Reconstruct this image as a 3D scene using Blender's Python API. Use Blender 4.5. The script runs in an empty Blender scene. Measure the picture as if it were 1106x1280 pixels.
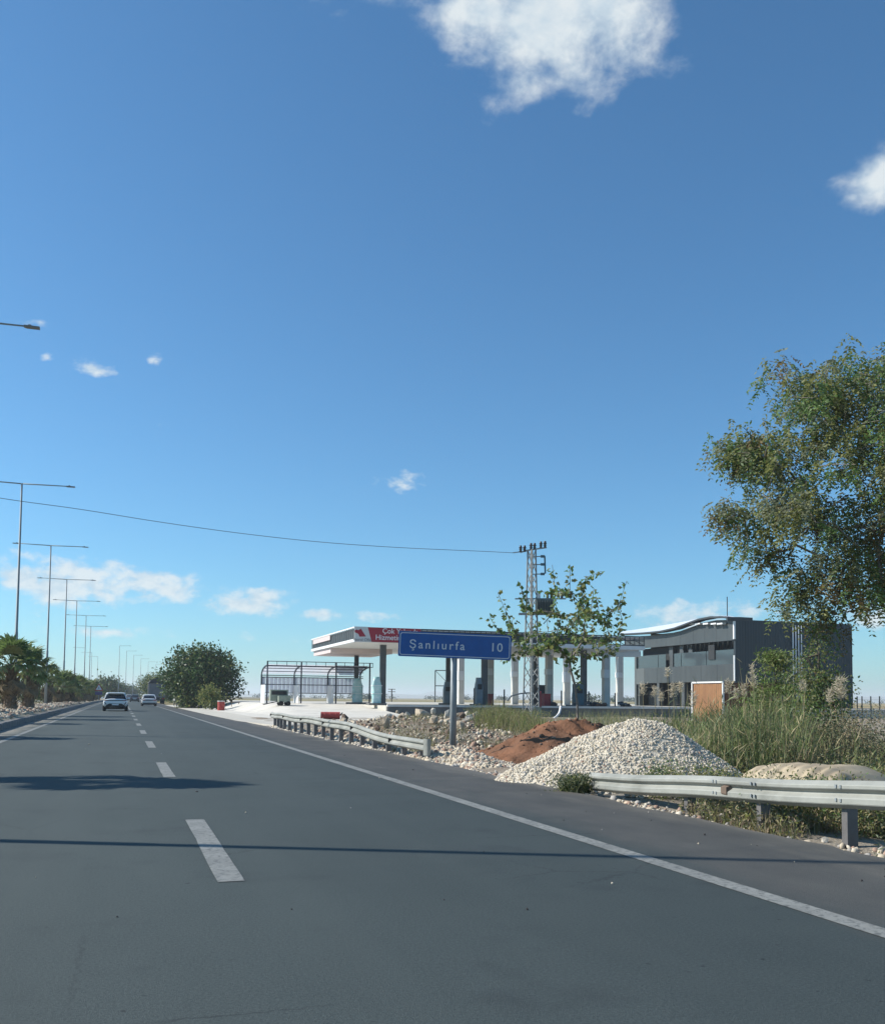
import bpy, math, random
import numpy as np
from mathutils import Vector, Matrix, noise

random.seed(7)
rng = np.random.default_rng(7)
C = bpy.context.scene.collection
S = bpy.context.scene
PI = math.pi
rad = math.radians

# ------------------------------------------------------------------ camera
F, CX, CY = 1200.0, 553.0, 800.0
YAW, PITCH, ROLL, HC = 18.42, 3.48, 0.010, 1.30
cam_d = bpy.data.cameras.new('camera')
cam = bpy.data.objects.new('camera', cam_d)
C.objects.link(cam)
cam_d.sensor_width = 36.0
cam_d.lens = F / 1280 * 36
cam_d.shift_y = (CY - 640) / 1280
cam_d.clip_start = 0.05
cam_d.clip_end = 30000
R3 = Matrix.Rotation(rad(-YAW), 3, 'Z') @ Matrix.Rotation(rad(90 + PITCH), 3, 'X') @ Matrix.Rotation(ROLL, 3, 'Z')
cam.matrix_world = Matrix.Translation((0, 0, HC)) @ R3.to_4x4()
S.camera = cam
FW = Vector((math.sin(rad(YAW)), math.cos(rad(YAW)), 0))
O = Vector((0, 0, HC))

# ------------------------------------------------------------------ world, sun, exposure
SUN_EL, SUN_AZ = 36.0, -66.1        # degrees; azimuth clockwise from +Y
sd = Vector((math.sin(rad(SUN_AZ)) * math.cos(rad(SUN_EL)), math.cos(rad(SUN_AZ)) * math.cos(rad(SUN_EL)), math.sin(rad(SUN_EL))))
sun_d = bpy.data.lights.new('sun', 'SUN')
sun_d.energy = 4.2
sun_d.angle = rad(0.5)
sun_d.color = (1.0, 0.945, 0.86)
sun = bpy.data.objects.new('sun', sun_d)
C.objects.link(sun)
sun.rotation_euler = sd.to_track_quat('Z', 'Y').to_euler()
S.view_settings.view_transform = 'Standard'
S.view_settings.look = 'None'
S.view_settings.exposure = 0.62
S.view_settings.gamma = 1.0
S.view_settings.use_curve_mapping = False
S.cycles.max_bounces = 6
S.cycles.transparent_max_bounces = 12
S.cycles.volume_bounces = 1


def ray(px, py):
    return (R3 @ Vector(((px - CX) / F, -(py - CY) / F, -1))).normalized()


def P(px, py, z=0.0):
    r = ray(px, py)
    return O + r * ((z - HC) / r.z)


def D(px, py, d):
    r = ray(px, py)
    return O + r * (d / r.dot(FW))


def onX(px, py, x):
    r = ray(px, py)
    return O + r * (x / r.x)


def onY(px, py, y):
    r = ray(px, py)
    return O + r * (y / r.y)


def make_world():
    w = bpy.data.worlds.new('World')
    S.world = w
    w.use_nodes = True
    nt = w.node_tree
    N, L = nt.nodes, nt.links
    N.clear()

    def nd(t, **k):
        n = N.new(t)
        for a, b in k.items():
            setattr(n, a, b)
        return n

    def m(op, a, b=None, c=None):
        n = nd('ShaderNodeMath', operation=op)
        for i, v in enumerate((a, b, c)):
            if v is None:
                continue
            if isinstance(v, (int, float)):
                n.inputs[i].default_value = v
            else:
                L.new(v, n.inputs[i])
        return n.outputs[0]

    sky = nd('ShaderNodeTexSky', sky_type='NISHITA')
    sky.sun_disc = False
    sky.sun_elevation = rad(SUN_EL)
    sky.sun_rotation = rad(SUN_AZ)
    sky.altitude = 500
    sky.air_density = 1.0
    sky.dust_density = 0.7
    sky.ozone_density = 3.0
    tc = nd('ShaderNodeTexCoord')
    sep = nd('ShaderNodeSeparateXYZ')
    L.new(tc.outputs['Generated'], sep.inputs[0])
    az = m('ARCTAN2', sep.outputs[0], sep.outputs[1])
    el = m('ARCSINE', sep.outputs[2])
    com = nd('ShaderNodeCombineXYZ')
    L.new(az, com.inputs[0])
    L.new(el, com.inputs[1])
    # clouds: centre and half size in pixels of the photo turned into azimuth / elevation
    clouds = [(690, 5, 125, 84, 1.0), (665, 70, 50, 42, 0.75), (610, 15, 80, 50, .85), (470, -5, 60, 22, .55), (800, 45, 30, 16, .5), (500, -60, 200, 50, .9),
              (1104, 230, 66, 38, .76), (1066, 246, 36, 20, .54),
              (118, 461, 36, 13, .74), (60, 447, 18, 9, .62), (195, 452, 16, 15, .62), (50, 403, 26, 8, .58), (502, 603, 28, 14, .60), (200, 531, 14, 6, .35),
              (28, 722, 34, 22, .95), (95, 728, 62, 26, 1.0), (160, 733, 55, 22, .95), (222, 737, 36, 18, .85),
              (300, 755, 56, 15, .8), (325, 748, 30, 14, .8), (410, 768, 60, 9, .6), (480, 772, 60, 9, .5),
              (862, 771, 50, 17, .8), (935, 764, 45, 16, .65), (1090, 770, 70, 30, .6), (130, 790, 190, 13, .42), (420, 800, 200, 12, .40), (980, 800, 160, 14, .42)]
    acc = None
    for px, py, rx, ry, s in clouds:
        r = ray(px, py)
        ca, ce = math.atan2(r.x, r.y), math.asin(r.z)
        k = abs(r.dot(FW)) / F
        sa, se = rx * k / max(.3, math.cos(ce)), ry * k
        v = nd('ShaderNodeVectorMath', operation='SUBTRACT')
        L.new(com.outputs[0], v.inputs[0])
        v.inputs[1].default_value = (ca, ce, 0)
        v2 = nd('ShaderNodeVectorMath', operation='MULTIPLY')
        L.new(v.outputs[0], v2.inputs[0])
        v2.inputs[1].default_value = (1 / sa, 1 / se, 0)
        ln = nd('ShaderNodeVectorMath', operation='LENGTH')
        L.new(v2.outputs[0], ln.inputs[0])
        val = m('MULTIPLY_ADD', ln.outputs['Value'], -0.62, s)
        acc = val if acc is None else m('MAXIMUM', acc, val)

    def fbm(off, sc=15, zs=1.5):
        mp = nd('ShaderNodeMapping')
        L.new(tc.outputs['Generated'], mp.inputs[0])
        mp.inputs['Location'].default_value = off
        mp.inputs['Scale'].default_value = (1, 1, zs)
        n = nd('ShaderNodeTexNoise')
        n.inputs['Scale'].default_value = sc
        n.inputs['Detail'].default_value = 9
        n.inputs['Roughness'].default_value = 0.58
        n.inputs['Distortion'].default_value = 0.1
        L.new(mp.outputs[0], n.inputs['Vector'])
        return n.outputs['Fac']
    n1 = fbm((0, 0, 0))
    n2 = fbm((0.012, -0.006, -0.012))      # sample nearer the sun: how much cloud lies in between
    low = nd('ShaderNodeMapRange')
    L.new(el, low.inputs[0])
    low.inputs[1].default_value = .36
    low.inputs[2].default_value = .46
    f1, f2 = fbm((.3, 0, 0), 34, 1.7), fbm((.306, -.003, -.010), 34, 1.7)

    def lerp(a, b):
        x = nd('ShaderNodeMix', data_type='FLOAT')
        L.new(low.outputs[0], x.inputs[0])
        L.new(a, x.inputs[2])
        L.new(b, x.inputs[3])
        return x.outputs[0]
    n1, n2 = lerp(f1, n1), lerp(f2, n2)
    amp = m('MULTIPLY_ADD', low.outputs[0], -.45, 2.3)
    nz = m('MULTIPLY', m('SUBTRACT', n1, .487), amp)
    dens = m('ADD', acc, nz)
    mr = nd('ShaderNodeMapRange', interpolation_type='SMOOTHSTEP')
    L.new(dens, mr.inputs[0])
    mr.inputs[1].default_value = 0.12
    mr.inputs[2].default_value = 0.85
    lit = nd('ShaderNodeMapRange')
    L.new(m('SUBTRACT', n1, n2), lit.inputs[0])
    lit.inputs[1].default_value = -0.10
    lit.inputs[2].default_value = 0.08
    lit.inputs[3].default_value = 0.0
    lit.inputs[4].default_value = 1.0
    cr = nd('ShaderNodeMix', data_type='RGBA')
    L.new(lit.outputs[0], cr.inputs[0])
    cr.inputs[6].default_value = (.40, .475, .53, 1)
    cr.inputs[7].default_value = (.52, .56, .575, 1)
    # low clouds stand behind more air
    fade = nd('ShaderNodeMapRange')
    L.new(el, fade.inputs[0])
    fade.inputs[1].default_value = 0.01
    fade.inputs[2].default_value = 0.40
    fade.inputs[3].default_value = 0.85
    fade.inputs[4].default_value = 0.93
    fac = m('MULTIPLY', mr.outputs[0], fade.outputs[0])
    b1 = nd('ShaderNodeBackground')
    # the camera's rendering of the blue: a slight tint, same all over the sky
    tint = nd('ShaderNodeMix', data_type='RGBA', blend_type='MULTIPLY')
    tint.inputs[0].default_value = 1.0
    tint.inputs[7].default_value = (.50, .87, 1.02, 1)
    L.new(sky.outputs[0], tint.inputs[6])
    L.new(tint.outputs[2], b1.inputs['Color'])
    b1.inputs['Strength'].default_value = 0.096
    b2 = nd('ShaderNodeBackground')
    L.new(cr.outputs[2], b2.inputs['Color'])
    b2.inputs['Strength'].default_value = 1.0
    mx = nd('ShaderNodeMixShader')
    L.new(fac, mx.inputs[0])
    L.new(b1.outputs[0], mx.inputs[1])
    L.new(b2.outputs[0], mx.inputs[2])
    out = nd('ShaderNodeOutputWorld')
    L.new(mx.outputs[0], out.inputs['Surface'])
    return sky


SKY = make_world()

# ------------------------------------------------------------------ materials
MATS = {}


def mat(name, col, rough=.7, var=.0, scale=6., metal=0., bump=0., bscale=40., spec=.4, col2=None, transl=0., emis=None, detail=6, alpha=None, coat=0.):
    """Principled material whose base colour wanders between col and col2 (or col darkened by var) with noise in object space."""
    if name in MATS:
        return MATS[name]
    m = bpy.data.materials.new(name)
    m.use_nodes = True
    N, L = m.node_tree.nodes, m.node_tree.links
    b = N['Principled BSDF']
    b.inputs['Roughness'].default_value = rough
    b.inputs['Metallic'].default_value = metal
    b.inputs['Specular IOR Level'].default_value = spec
    if coat:
        b.inputs['Coat Weight'].default_value = coat
    tc = N.new('ShaderNodeTexCoord')
    if var > 0 or col2 is not None:
        n = N.new('ShaderNodeTexNoise')
        n.inputs['Scale'].default_value = scale
        n.inputs['Detail'].default_value = detail
        n.inputs['Roughness'].default_value = .62
        L.new(tc.outputs['Object'], n.inputs['Vector'])
        r = N.new('ShaderNodeMapRange')
        r.inputs[1].default_value = .3
        r.inputs[2].default_value = .7
        L.new(n.outputs['Fac'], r.inputs[0])
        x = N.new('ShaderNodeMix')
        x.data_type = 'RGBA'
        L.new(r.outputs[0], x.inputs[0])
        c2 = col2 if col2 is not None else tuple(c * (1 - var) for c in col)
        x.inputs[6].default_value = (*col, 1)
        x.inputs[7].default_value = (*c2, 1)
        L.new(x.outputs[2], b.inputs['Base Color'])
        csock = x.outputs[2]
    else:
        b.inputs['Base Color'].default_value = (*col, 1)
        csock = None
    if bump > 0:
        n = N.new('ShaderNodeTexNoise')
        n.inputs['Scale'].default_value = bscale
        n.inputs['Detail'].default_value = 5
        L.new(tc.outputs['Object'], n.inputs['Vector'])
        bp = N.new('ShaderNodeBump')
        bp.inputs['Strength'].default_value = bump
        bp.inputs['Distance'].default_value = .05
        L.new(n.outputs['Fac'], bp.inputs['Height'])
        L.new(bp.outputs[0], b.inputs['Normal'])
    if transl > 0:
        t = N.new('ShaderNodeBsdfTranslucent')
        if csock:
            L.new(csock, t.inputs['Color'])
        else:
            t.inputs['Color'].default_value = (*col, 1)
        s = N.new('ShaderNodeMixShader')
        s.inputs[0].default_value = transl
        L.new(b.outputs[0], s.inputs[1])
        L.new(t.outputs[0], s.inputs[2])
        L.new(s.outputs[0], N['Material Output'].inputs['Surface'])
    if alpha is not None:
        b.inputs['Alpha'].default_value = alpha
    MATS[name] = m
    return m


def xnode(N, L, a, b, fac, blend='MIX'):
    x = N.new('ShaderNodeMix')
    x.data_type = 'RGBA'
    x.blend_type = blend
    for i, v in ((6, a), (7, b), (0, fac)):
        if isinstance(v, tuple):
            x.inputs[i].default_value = (*v, 1) if len(v) == 3 else v
        elif isinstance(v, (int, float)):
            x.inputs[i].default_value = v
        else:
            L.new(v, x.inputs[i])
    return x.outputs[2]


def nnode(N, L, vec, scale, detail=5, rough=.6, lo=.35, hi=.65, stretch=None, dist=0.):
    if stretch:
        mp = N.new('ShaderNodeMapping')
        mp.inputs['Scale'].default_value = stretch
        L.new(vec, mp.inputs[0])
        vec = mp.outputs[0]
    n = N.new('ShaderNodeTexNoise')
    n.inputs['Scale'].default_value = scale
    n.inputs['Detail'].default_value = detail
    n.inputs['Roughness'].default_value = rough
    n.inputs['Distortion'].default_value = dist
    L.new(vec, n.inputs['Vector'])
    r = N.new('ShaderNodeMapRange')
    r.inputs[1].default_value = lo
    r.inputs[2].default_value = hi
    L.new(n.outputs['Fac'], r.inputs[0])
    return r.outputs[0]


def rmap(N, L, v, a, b, c=0., d=1.):
    r = N.new('ShaderNodeMapRange')
    r.inputs[1].default_value, r.inputs[2].default_value, r.inputs[3].default_value, r.inputs[4].default_value = a, b, c, d
    L.new(v, r.inputs[0])
    return r.outputs[0]


def newmat(name, rough=.85, spec=.3):
    m = bpy.data.materials.new(name)
    m.use_nodes = True
    N, L = m.node_tree.nodes, m.node_tree.links
    b = N['Principled BSDF']
    b.inputs['Roughness'].default_value = rough
    b.inputs['Specular IOR Level'].default_value = spec
    tc = N.new('ShaderNodeTexCoord')
    MATS[name] = m
    return m, N, L, b, tc.outputs['Object']


def asphalt_mat():
    m, N, L, b, v = newmat('asphalt', .82, .28)
    sx = N.new('ShaderNodeSeparateXYZ')
    L.new(v, sx.inputs[0])
    base = xnode(N, L, (.034, .048, .048), (.057, .075, .074), nnode(N, L, v, .55, 8, .7, stretch=(1, .35, 1)))
    grit = nnode(N, L, v, 60, 5, .8, .30, .72)
    base = xnode(N, L, base, xnode(N, L, (.018, .026, .026), (.118, .140, .136), grit), .55)
    # old tar patches and darker blotches
    base = xnode(N, L, base, (.033, .040, .042), rmap(N, L, nnode(N, L, v, .8, 5, .65, .56, .70), 0, 1, 0, .5))
    # small pits where grains have come out, and hairline cracks
    pt = N.new('ShaderNodeTexVoronoi')
    pt.inputs['Scale'].default_value = 5.5
    pt.inputs['Randomness'].default_value = 1.
    wv = N.new('ShaderNodeVectorMath')
    wv.operation = 'ADD'
    nz = N.new('ShaderNodeTexNoise')
    nz.inputs['Scale'].default_value = 14
    nz.inputs['Detail'].default_value = 4
    L.new(v, nz.inputs['Vector'])
    sc = N.new('ShaderNodeVectorMath')
    sc.operation = 'SCALE'
    sc.inputs['Scale'].default_value = .10
    L.new(nz.outputs['Color'], sc.inputs[0])
    L.new(v, wv.inputs[0])
    L.new(sc.outputs[0], wv.inputs[1])
    L.new(wv.outputs[0], pt.inputs['Vector'])
    pits = N.new('ShaderNodeMath')
    pits.operation = 'MULTIPLY'
    L.new(rmap(N, L, pt.outputs['Distance'], .10, .05), pits.inputs[0])
    L.new(rmap(N, L, nnode(N, L, v, 1.1, 3, .5, .5, .62), 0, 1, 0, .8), pits.inputs[1])
    base = xnode(N, L, base, (.016, .018, .02), pits.outputs[0])
    ck = N.new('ShaderNodeTexVoronoi')
    ck.feature = 'DISTANCE_TO_EDGE'
    ck.inputs['Scale'].default_value = .42
    L.new(wv.outputs[0], ck.inputs['Vector'])
    ckm = N.new('ShaderNodeMath')
    ckm.operation = 'MULTIPLY'
    L.new(rmap(N, L, ck.outputs['Distance'], .006, .002), ckm.inputs[0])
    L.new(rmap(N, L, nnode(N, L, v, .35, 3, .5, .52, .62), 0, 1, 0, .55), ckm.inputs[1])
    base = xnode(N, L, base, (.02, .022, .024), ckm.outputs[0])
    # longitudinal wheel wear
    wear = nnode(N, L, v, 1.4, 3, .5, .45, .75, stretch=(1, .03, 1))
    base = xnode(N, L, base, (.072, .088, .085), rmap(N, L, wear, 0, 1, 0, .45))
    # shoulder: older surface with dust blown on to it
    edge = N.new('ShaderNodeMath')
    edge.operation = 'ADD'
    L.new(sx.outputs[0], edge.inputs[0])
    L.new(nnode(N, L, v, 1.3, 4, .6, .2, .8, stretch=(1, .3, 1)), edge.inputs[1])
    sh = rmap(N, L, edge.outputs[0], 4.5, 5.2)
    sx2 = nnode(N, L, v, 2.2, 6, .65, .3, .7, stretch=(1, .5, 1))
    shcol = xnode(N, L, (.076, .080, .075), (.125, .124, .110), sx2)
    shcol = xnode(N, L, shcol, xnode(N, L, (.05, .05, .05), (.2, .19, .17), grit), .35)
    base = xnode(N, L, base, shcol, sh)
    dust = rmap(N, L, edge.outputs[0], 6.05, 6.9, 0, .8)
    base = xnode(N, L, base, (.30, .27, .22), dust)
    le = N.new('ShaderNodeMath')
    le.operation = 'SUBTRACT'
    L.new(edge.outputs[0], le.inputs[0])
    le.inputs[1].default_value = 0.5
    ld = rmap(N, L, le.outputs[0], -3.0, -3.9, 0, .85)
    base = xnode(N, L, base, (.27, .25, .21), ld)
    L.new(base, b.inputs['Base Color'])
    bp = N.new('ShaderNodeBump')
    bp.inputs['Strength'].default_value = .5
    bp.inputs['Distance'].default_value = .010
    L.new(nnode(N, L, v, 95, 6, .8, .2, .8), bp.inputs['Height'])
    L.new(bp.outputs[0], b.inputs['Normal'])
    return m


def paint_mat():
    m, N, L, b, v = newmat('road_paint', .7, .3)
    w = nnode(N, L, v, 18, 6, .75, .40, .66)
    w2 = nnode(N, L, v, 2.5, 4, .6, .3, .7)
    c = xnode(N, L, (.255, .262, .245), (.175, .18, .17), w2)
    c = xnode(N, L, c, (.075, .082, .082), rmap(N, L, w, .35, .9, 0, .85))
    L.new(c, b.inputs['Base Color'])
    return m


def soil_mat():
    m, N, L, b, v = newmat('dry_soil', .95, .15)
    a = nnode(N, L, v, .6, 8, .65)
    c = xnode(N, L, (.25, .20, .145), (.36, .31, .235), a)
    c = xnode(N, L, c, (.20, .095, .055), rmap(N, L, nnode(N, L, v, .16, 6, .6, .50, .62), 0, 1, 0, .8))
    c = xnode(N, L, c, xnode(N, L, (.10, .085, .06), (.5, .46, .39), nnode(N, L, v, 26, 4, .7, .3, .7)), .42)
    # far fields: dry yellow and olive strips
    sx = N.new('ShaderNodeSeparateXYZ')
    L.new(v, sx.inputs[0])
    ln = N.new('ShaderNodeVectorMath')
    ln.operation = 'LENGTH'
    L.new(v, ln.inputs[0])
    f = nnode(N, L, v, .012, 4, .55, .38, .62, stretch=(.35, 1.5, 1))
    fc = xnode(N, L, (.36, .27, .14), (.20, .185, .085), f)
    c = xnode(N, L, c, fc, rmap(N, L, ln.outputs['Value'], 85, 140))
    L.new(c, b.inputs['Base Color'])
    bp = N.new('ShaderNodeBump')
    bp.inputs['Strength'].default_value = .7
    bp.inputs['Distance'].default_value = .06
    L.new(nnode(N, L, v, 14, 6, .7, .2, .8), bp.inputs['Height'])
    L.new(bp.outputs[0], b.inputs['Normal'])
    return m


def concrete_mat(name, c1, c2, sc=.7):
    m, N, L, b, v = newmat(name, .9, .2)
    c = xnode(N, L, c1, c2, nnode(N, L, v, sc, 7, .65))
    c = xnode(N, L, c, tuple(x * .62 for x in c2), rmap(N, L, nnode(N, L, v, sc * .5, 7, .7, .55, .75), 0, 1, 0, .6))
    c = xnode(N, L, c, tuple(x * .8 for x in c1), rmap(N, L, nnode(N, L, v, 30, 3), 0, 1, 0, .3))
    L.new(c, b.inputs['Base Color'])
    return m


def panel_mat(name, col, pitch, axis, rough=.45, depth=.03):
    """Profiled sheet: fine vertical ribs too small to pick apart at this distance, as relief."""
    m, N, L, b, v = newmat(name, rough, .4)
    c = xnode(N, L, col, tuple(x * .82 for x in col), nnode(N, L, v, .5, 6, .6, stretch=(1, 1, .4)))
    L.new(c, b.inputs['Base Color'])
    sx = N.new('ShaderNodeSeparateXYZ')
    L.new(v, sx.inputs[0])
    w = N.new('ShaderNodeMath')
    w.operation = 'MULTIPLY'
    L.new(sx.outputs[axis], w.inputs[0])
    w.inputs[1].default_value = 2 * PI / pitch
    s = N.new('ShaderNodeMath')
    s.operation = 'SINE'
    L.new(w.outputs[0], s.inputs[0])
    bp = N.new('ShaderNodeBump')
    bp.inputs['Strength'].default_value = .4
    bp.inputs['Distance'].default_value = depth
    L.new(s.outputs[0], bp.inputs['Height'])
    L.new(bp.outputs[0], b.inputs['Normal'])
    return m


asphalt_mat(); paint_mat(); soil_mat()
concrete_mat('apron_concrete', (.56, .53, .46), (.46, .43, .37))
concrete_mat('ramp_concrete', (.66, .63, .56), (.55, .52, .46))
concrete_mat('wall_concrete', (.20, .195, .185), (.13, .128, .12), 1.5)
concrete_mat('kerb_concrete', (.24, .235, .225), (.16, .155, .15), 2.)
concrete_mat('white_concrete', (.62, .61, .57), (.50, .49, .46))
concrete_mat('coping_concrete', (.72, .70, .65), (.6, .58, .53))
concrete_mat('berm_soil', (.46, .385, .27), (.36, .29, .20), 2.)
mat('galvanised', (.30, .33, .34), .6, .25, 3., metal=.15, spec=.4)
mat('rail_metal', (.36, .365, .33), .65, 0, 1.6, metal=.1, spec=.3, bump=.15, bscale=6, col2=(.22, .225, .20))
mat('rail_post', (.20, .19, .185), .6, .35, 6., metal=.4)
mat('lamp_steel', (.25, .285, .295), .6, .15, 1., metal=.1)
mat('lamp_head', (.15, .17, .18), .5)
mat('tower_steel', (.30, .31, .30), .65, .3, 3., metal=.1)
mat('dark_steel', (.045, .052, .058), .5, .2, 2.)
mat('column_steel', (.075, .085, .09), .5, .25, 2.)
mat('shelter_steel', (.035, .042, .06), .5, .2, 2.)
mat('white_sheet', (.72, .73, .72), .5, .1, 1.)
mat('pink_sheet', (.62, .52, .50), .6, .1, 1.)
mat('fascia_white', (.62, .62, .60), .45, .1, 1.)
mat('fascia_red', (.36, .016, .035), .45, .1, .6)
mat('print_white', (.78, .77, .76), .5)
mat('print_grey', (.22, .21, .21), .6)
mat('sign_blue', (.008, .098, .36), .38, .22, 4., spec=.5)
mat('sign_white', (.66, .70, .72), .45, .12, 14.)
mat('sign_back', (.30, .31, .32), .5, metal=.4)
mat('black_rubber', (.012, .012, .013), .85)
mat('white_paint', (.80, .82, .83), .28, coat=.6)
mat('silver_paint', (.50, .52, .53), .3, coat=.6)
mat('dark_paint', (.05, .06, .075), .3, coat=.6)
mat('car_glass', (.012, .016, .02), .08, spec=.6)
mat('dark_plastic', (.022, .023, .025), .6)
mat('tail_red', (.30, .012, .012), .3)
mat('chrome_rim', (.45, .46, .47), .35, metal=.8)
mat('truck_grey', (.19, .195, .21), .6, .3, 2.)
mat('tarp', (.028, .032, .042), .75, .3, 3.)
mat('gravel_white', (.68, .61, .49), .95, .25, .9, bump=0, spec=.15)
mat('gravel_cream', (.57, .49, .37), .95, .25, .9, spec=.15)
mat('gravel_grey', (.46, .43, .39), .95, .35, .9, spec=.15)
mat('gravel_pink', (.42, .29, .22), .95, .3, .9, spec=.15)
mat('limestone', (.50, .44, .34), .95, 0, 2.2, bump=.5, bscale=9, spec=.15, col2=(.33, .25, .175))
mat('limestone_pale', (.64, .60, .52), .95, 0, 2.2, bump=.5, bscale=9, spec=.15, col2=(.44, .38, .30))
mat('brown_rock', (.20, .15, .115), .95, 0, 2., bump=.5, bscale=9, spec=.15, col2=(.11, .08, .062))
mat('red_soil', (.25, .12, .068), .97, 0, 1.1, bump=.9, bscale=7, spec=.1, col2=(.125, .075, .05))
mat('bark', (.16, .13, .10), .95, .5, 8., bump=.6, bscale=20)
mat('pale_bark', (.27, .235, .20), .95, .4, 9., bump=.4, bscale=30)
mat('palm_trunk', (.075, .055, .042), .97, 0, 6., bump=.9, bscale=12, col2=(.22, .17, .12))
mat('palm_green', (0.167, 0.244, 0.069), .55, .35, 3., transl=.30)
mat('palm_olive', (0.259, 0.284, 0.103), .55, .35, 3., transl=.30)
mat('palm_dead', (.30, .235, .15), .9, .35, 3., transl=.2)
mat('leaf_green', (0.157, 0.256, 0.078), .55, .45, 2.5, transl=.45)
mat('leaf_olive', (0.275, 0.290, 0.093), .6, .4, 2.5, transl=.45)
mat('leaf_rust', (.21, .155, .062), .7, .4, 2.5, transl=.45)
mat('leaf_grey', (0.271, 0.298, 0.182), .65, .35, 2.5, transl=.45)
mat('mulberry_green', (0.085, 0.155, 0.042), .5, .45, 1.2, transl=.28)
mat('mulberry_dark', (0.045, 0.083, 0.027), .5, .4, 1.2, transl=.25)
mat('bright_green', (0.169, 0.260, 0.058), .55, .35, 1.5, transl=.35)
mat('reed_green', (.215, .27, .095), .6, .4, 1.2, transl=.30)
mat('reed_blue', (.165, .215, .10), .6, .4, 1.2, transl=.30)
mat('reed_straw', (.42, .36, .20), .8, .35, 1.2, transl=.25)
mat('plume', (0.660, 0.576, 0.432), .95, .25, 3., transl=.35)
mat('dry_twig', (0.286, 0.227, 0.150), .95, .4, 3.)
mat('dry_leaf', (0.300, 0.262, 0.143), .9, .45, 1.5, transl=.2)
mat('rust', (.30, .155, .07), .85, 0, 1.1, bump=.2, bscale=12, col2=(.20, .10, .05), detail=9)
mat('rust_dark', (.20, .085, .04), .9, 0, 1.5, col2=(.12, .055, .035))  # deeper rust brown; on the container it carries painted shade
panel_mat('cladding_grey', (.155, .165, .17), .30, 1)
panel_mat('cladding_dark', (.026, .036, .043), .30, 0, depth=.008)
panel_mat('band_grey', (.060, .070, .073), .9, 1, depth=.01)
mat('light_panel', (.10, .112, .112), .5, .1, 1.)
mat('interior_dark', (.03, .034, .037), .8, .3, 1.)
mat('building_glass', (.055, .072, .08), .12, .15, .3, spec=.6)
mat('roof_white', (.74, .77, .79), .4, .06, .5)
mat('wrap_plastic', (.60, .70, .70), .3, 0, 2.2, bump=.8, bscale=5, col2=(.22, .50, .48))
mat('pump_grey', (.19, .23, .26), .4, .25, 2.)
mat('pump_red', (.28, .03, .035), .5, .25, 2.)
mat('barrel_red', (.42, .055, .045), .6, .3, 3.)
mat('barrel_white', (.6, .55, .52), .6, .2, 3.)
mat('cart_green', (.30, .34, .27), .7, .3, 4.)
mat('teal_paint', (.06, .13, .16), .5, .2, 3.)
mat('panel_frost', (.66, .69, .74), .4, .1, .8, transl=.65)
mat('warn_red', (.45, .03, .03), .5)
mat('plate_blue', (.10, .09, .22), .5)
mat('ceramic', (.03, .028, .03), .35)
mat('transformer', (.115, .135, .125), .6, .25, 2.)
mat('cable_black', (.11, .13, .15), .9, spec=.1)
mat('junk_dark', (.05, .045, .045), .8, .4, 3.)
mat('hill', (.20, .19, .16), .95, .3, .004)
mat('tree_far', (.045, .07, .03), .9, .4, .2)
mat('wood', (.28, .20, .12), .85, .35, 4.)
MM = MATS

# ------------------------------------------------------------------ mesh helpers


def tag(o, label=None, cat=None, group=None, kind=None):
    if label: o['label'] = label
    if cat: o['category'] = cat
    if group: o['group'] = group
    if kind: o['kind'] = kind
    return o


def thing(name, label, cat, loc=(0, 0, 0), group=None, rz=0.):
    o = bpy.data.objects.new(name, None)
    C.objects.link(o)
    o.location = loc
    o.rotation_euler = (0, 0, rz)
    o.empty_display_size = .2
    return tag(o, label, cat, group)


def link(name, me, parent=None, loc=None):
    o = bpy.data.objects.new(name, me)
    C.objects.link(o)
    if parent is not None:
        o.parent = parent
    if loc is not None:
        o.location = loc
    return o


def mesh_np(name, V, Fq, mats, idx=None, smooth=False):
    """Mesh from arrays: V (n,3), Fq (m,3 or 4)."""
    V = np.asarray(V, dtype=np.float32)
    Fq = np.asarray(Fq, dtype=np.int32)
    k = Fq.shape[1]
    me = bpy.data.meshes.new(name)
    me.vertices.add(len(V))
    me.vertices.foreach_set('co', V.ravel())
    me.loops.add(Fq.size)
    me.loops.foreach_set('vertex_index', Fq.ravel())
    me.polygons.add(len(Fq))
    me.polygons.foreach_set('loop_start', np.arange(0, Fq.size, k, dtype=np.int32))
    me.polygons.foreach_set('loop_total', np.full(len(Fq), k, dtype=np.int32))
    for m in (mats if isinstance(mats, (list, tuple)) else [mats]):
        me.materials.append(MM[m] if isinstance(m, str) else m)
    if idx is not None:
        me.polygons.foreach_set('material_index', np.asarray(idx, dtype=np.int32))
    if smooth:
        me.polygons.foreach_set('use_smooth', np.ones(len(Fq), dtype=bool))
    me.update(calc_edges=True)
    me.validate()
    return me


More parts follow.
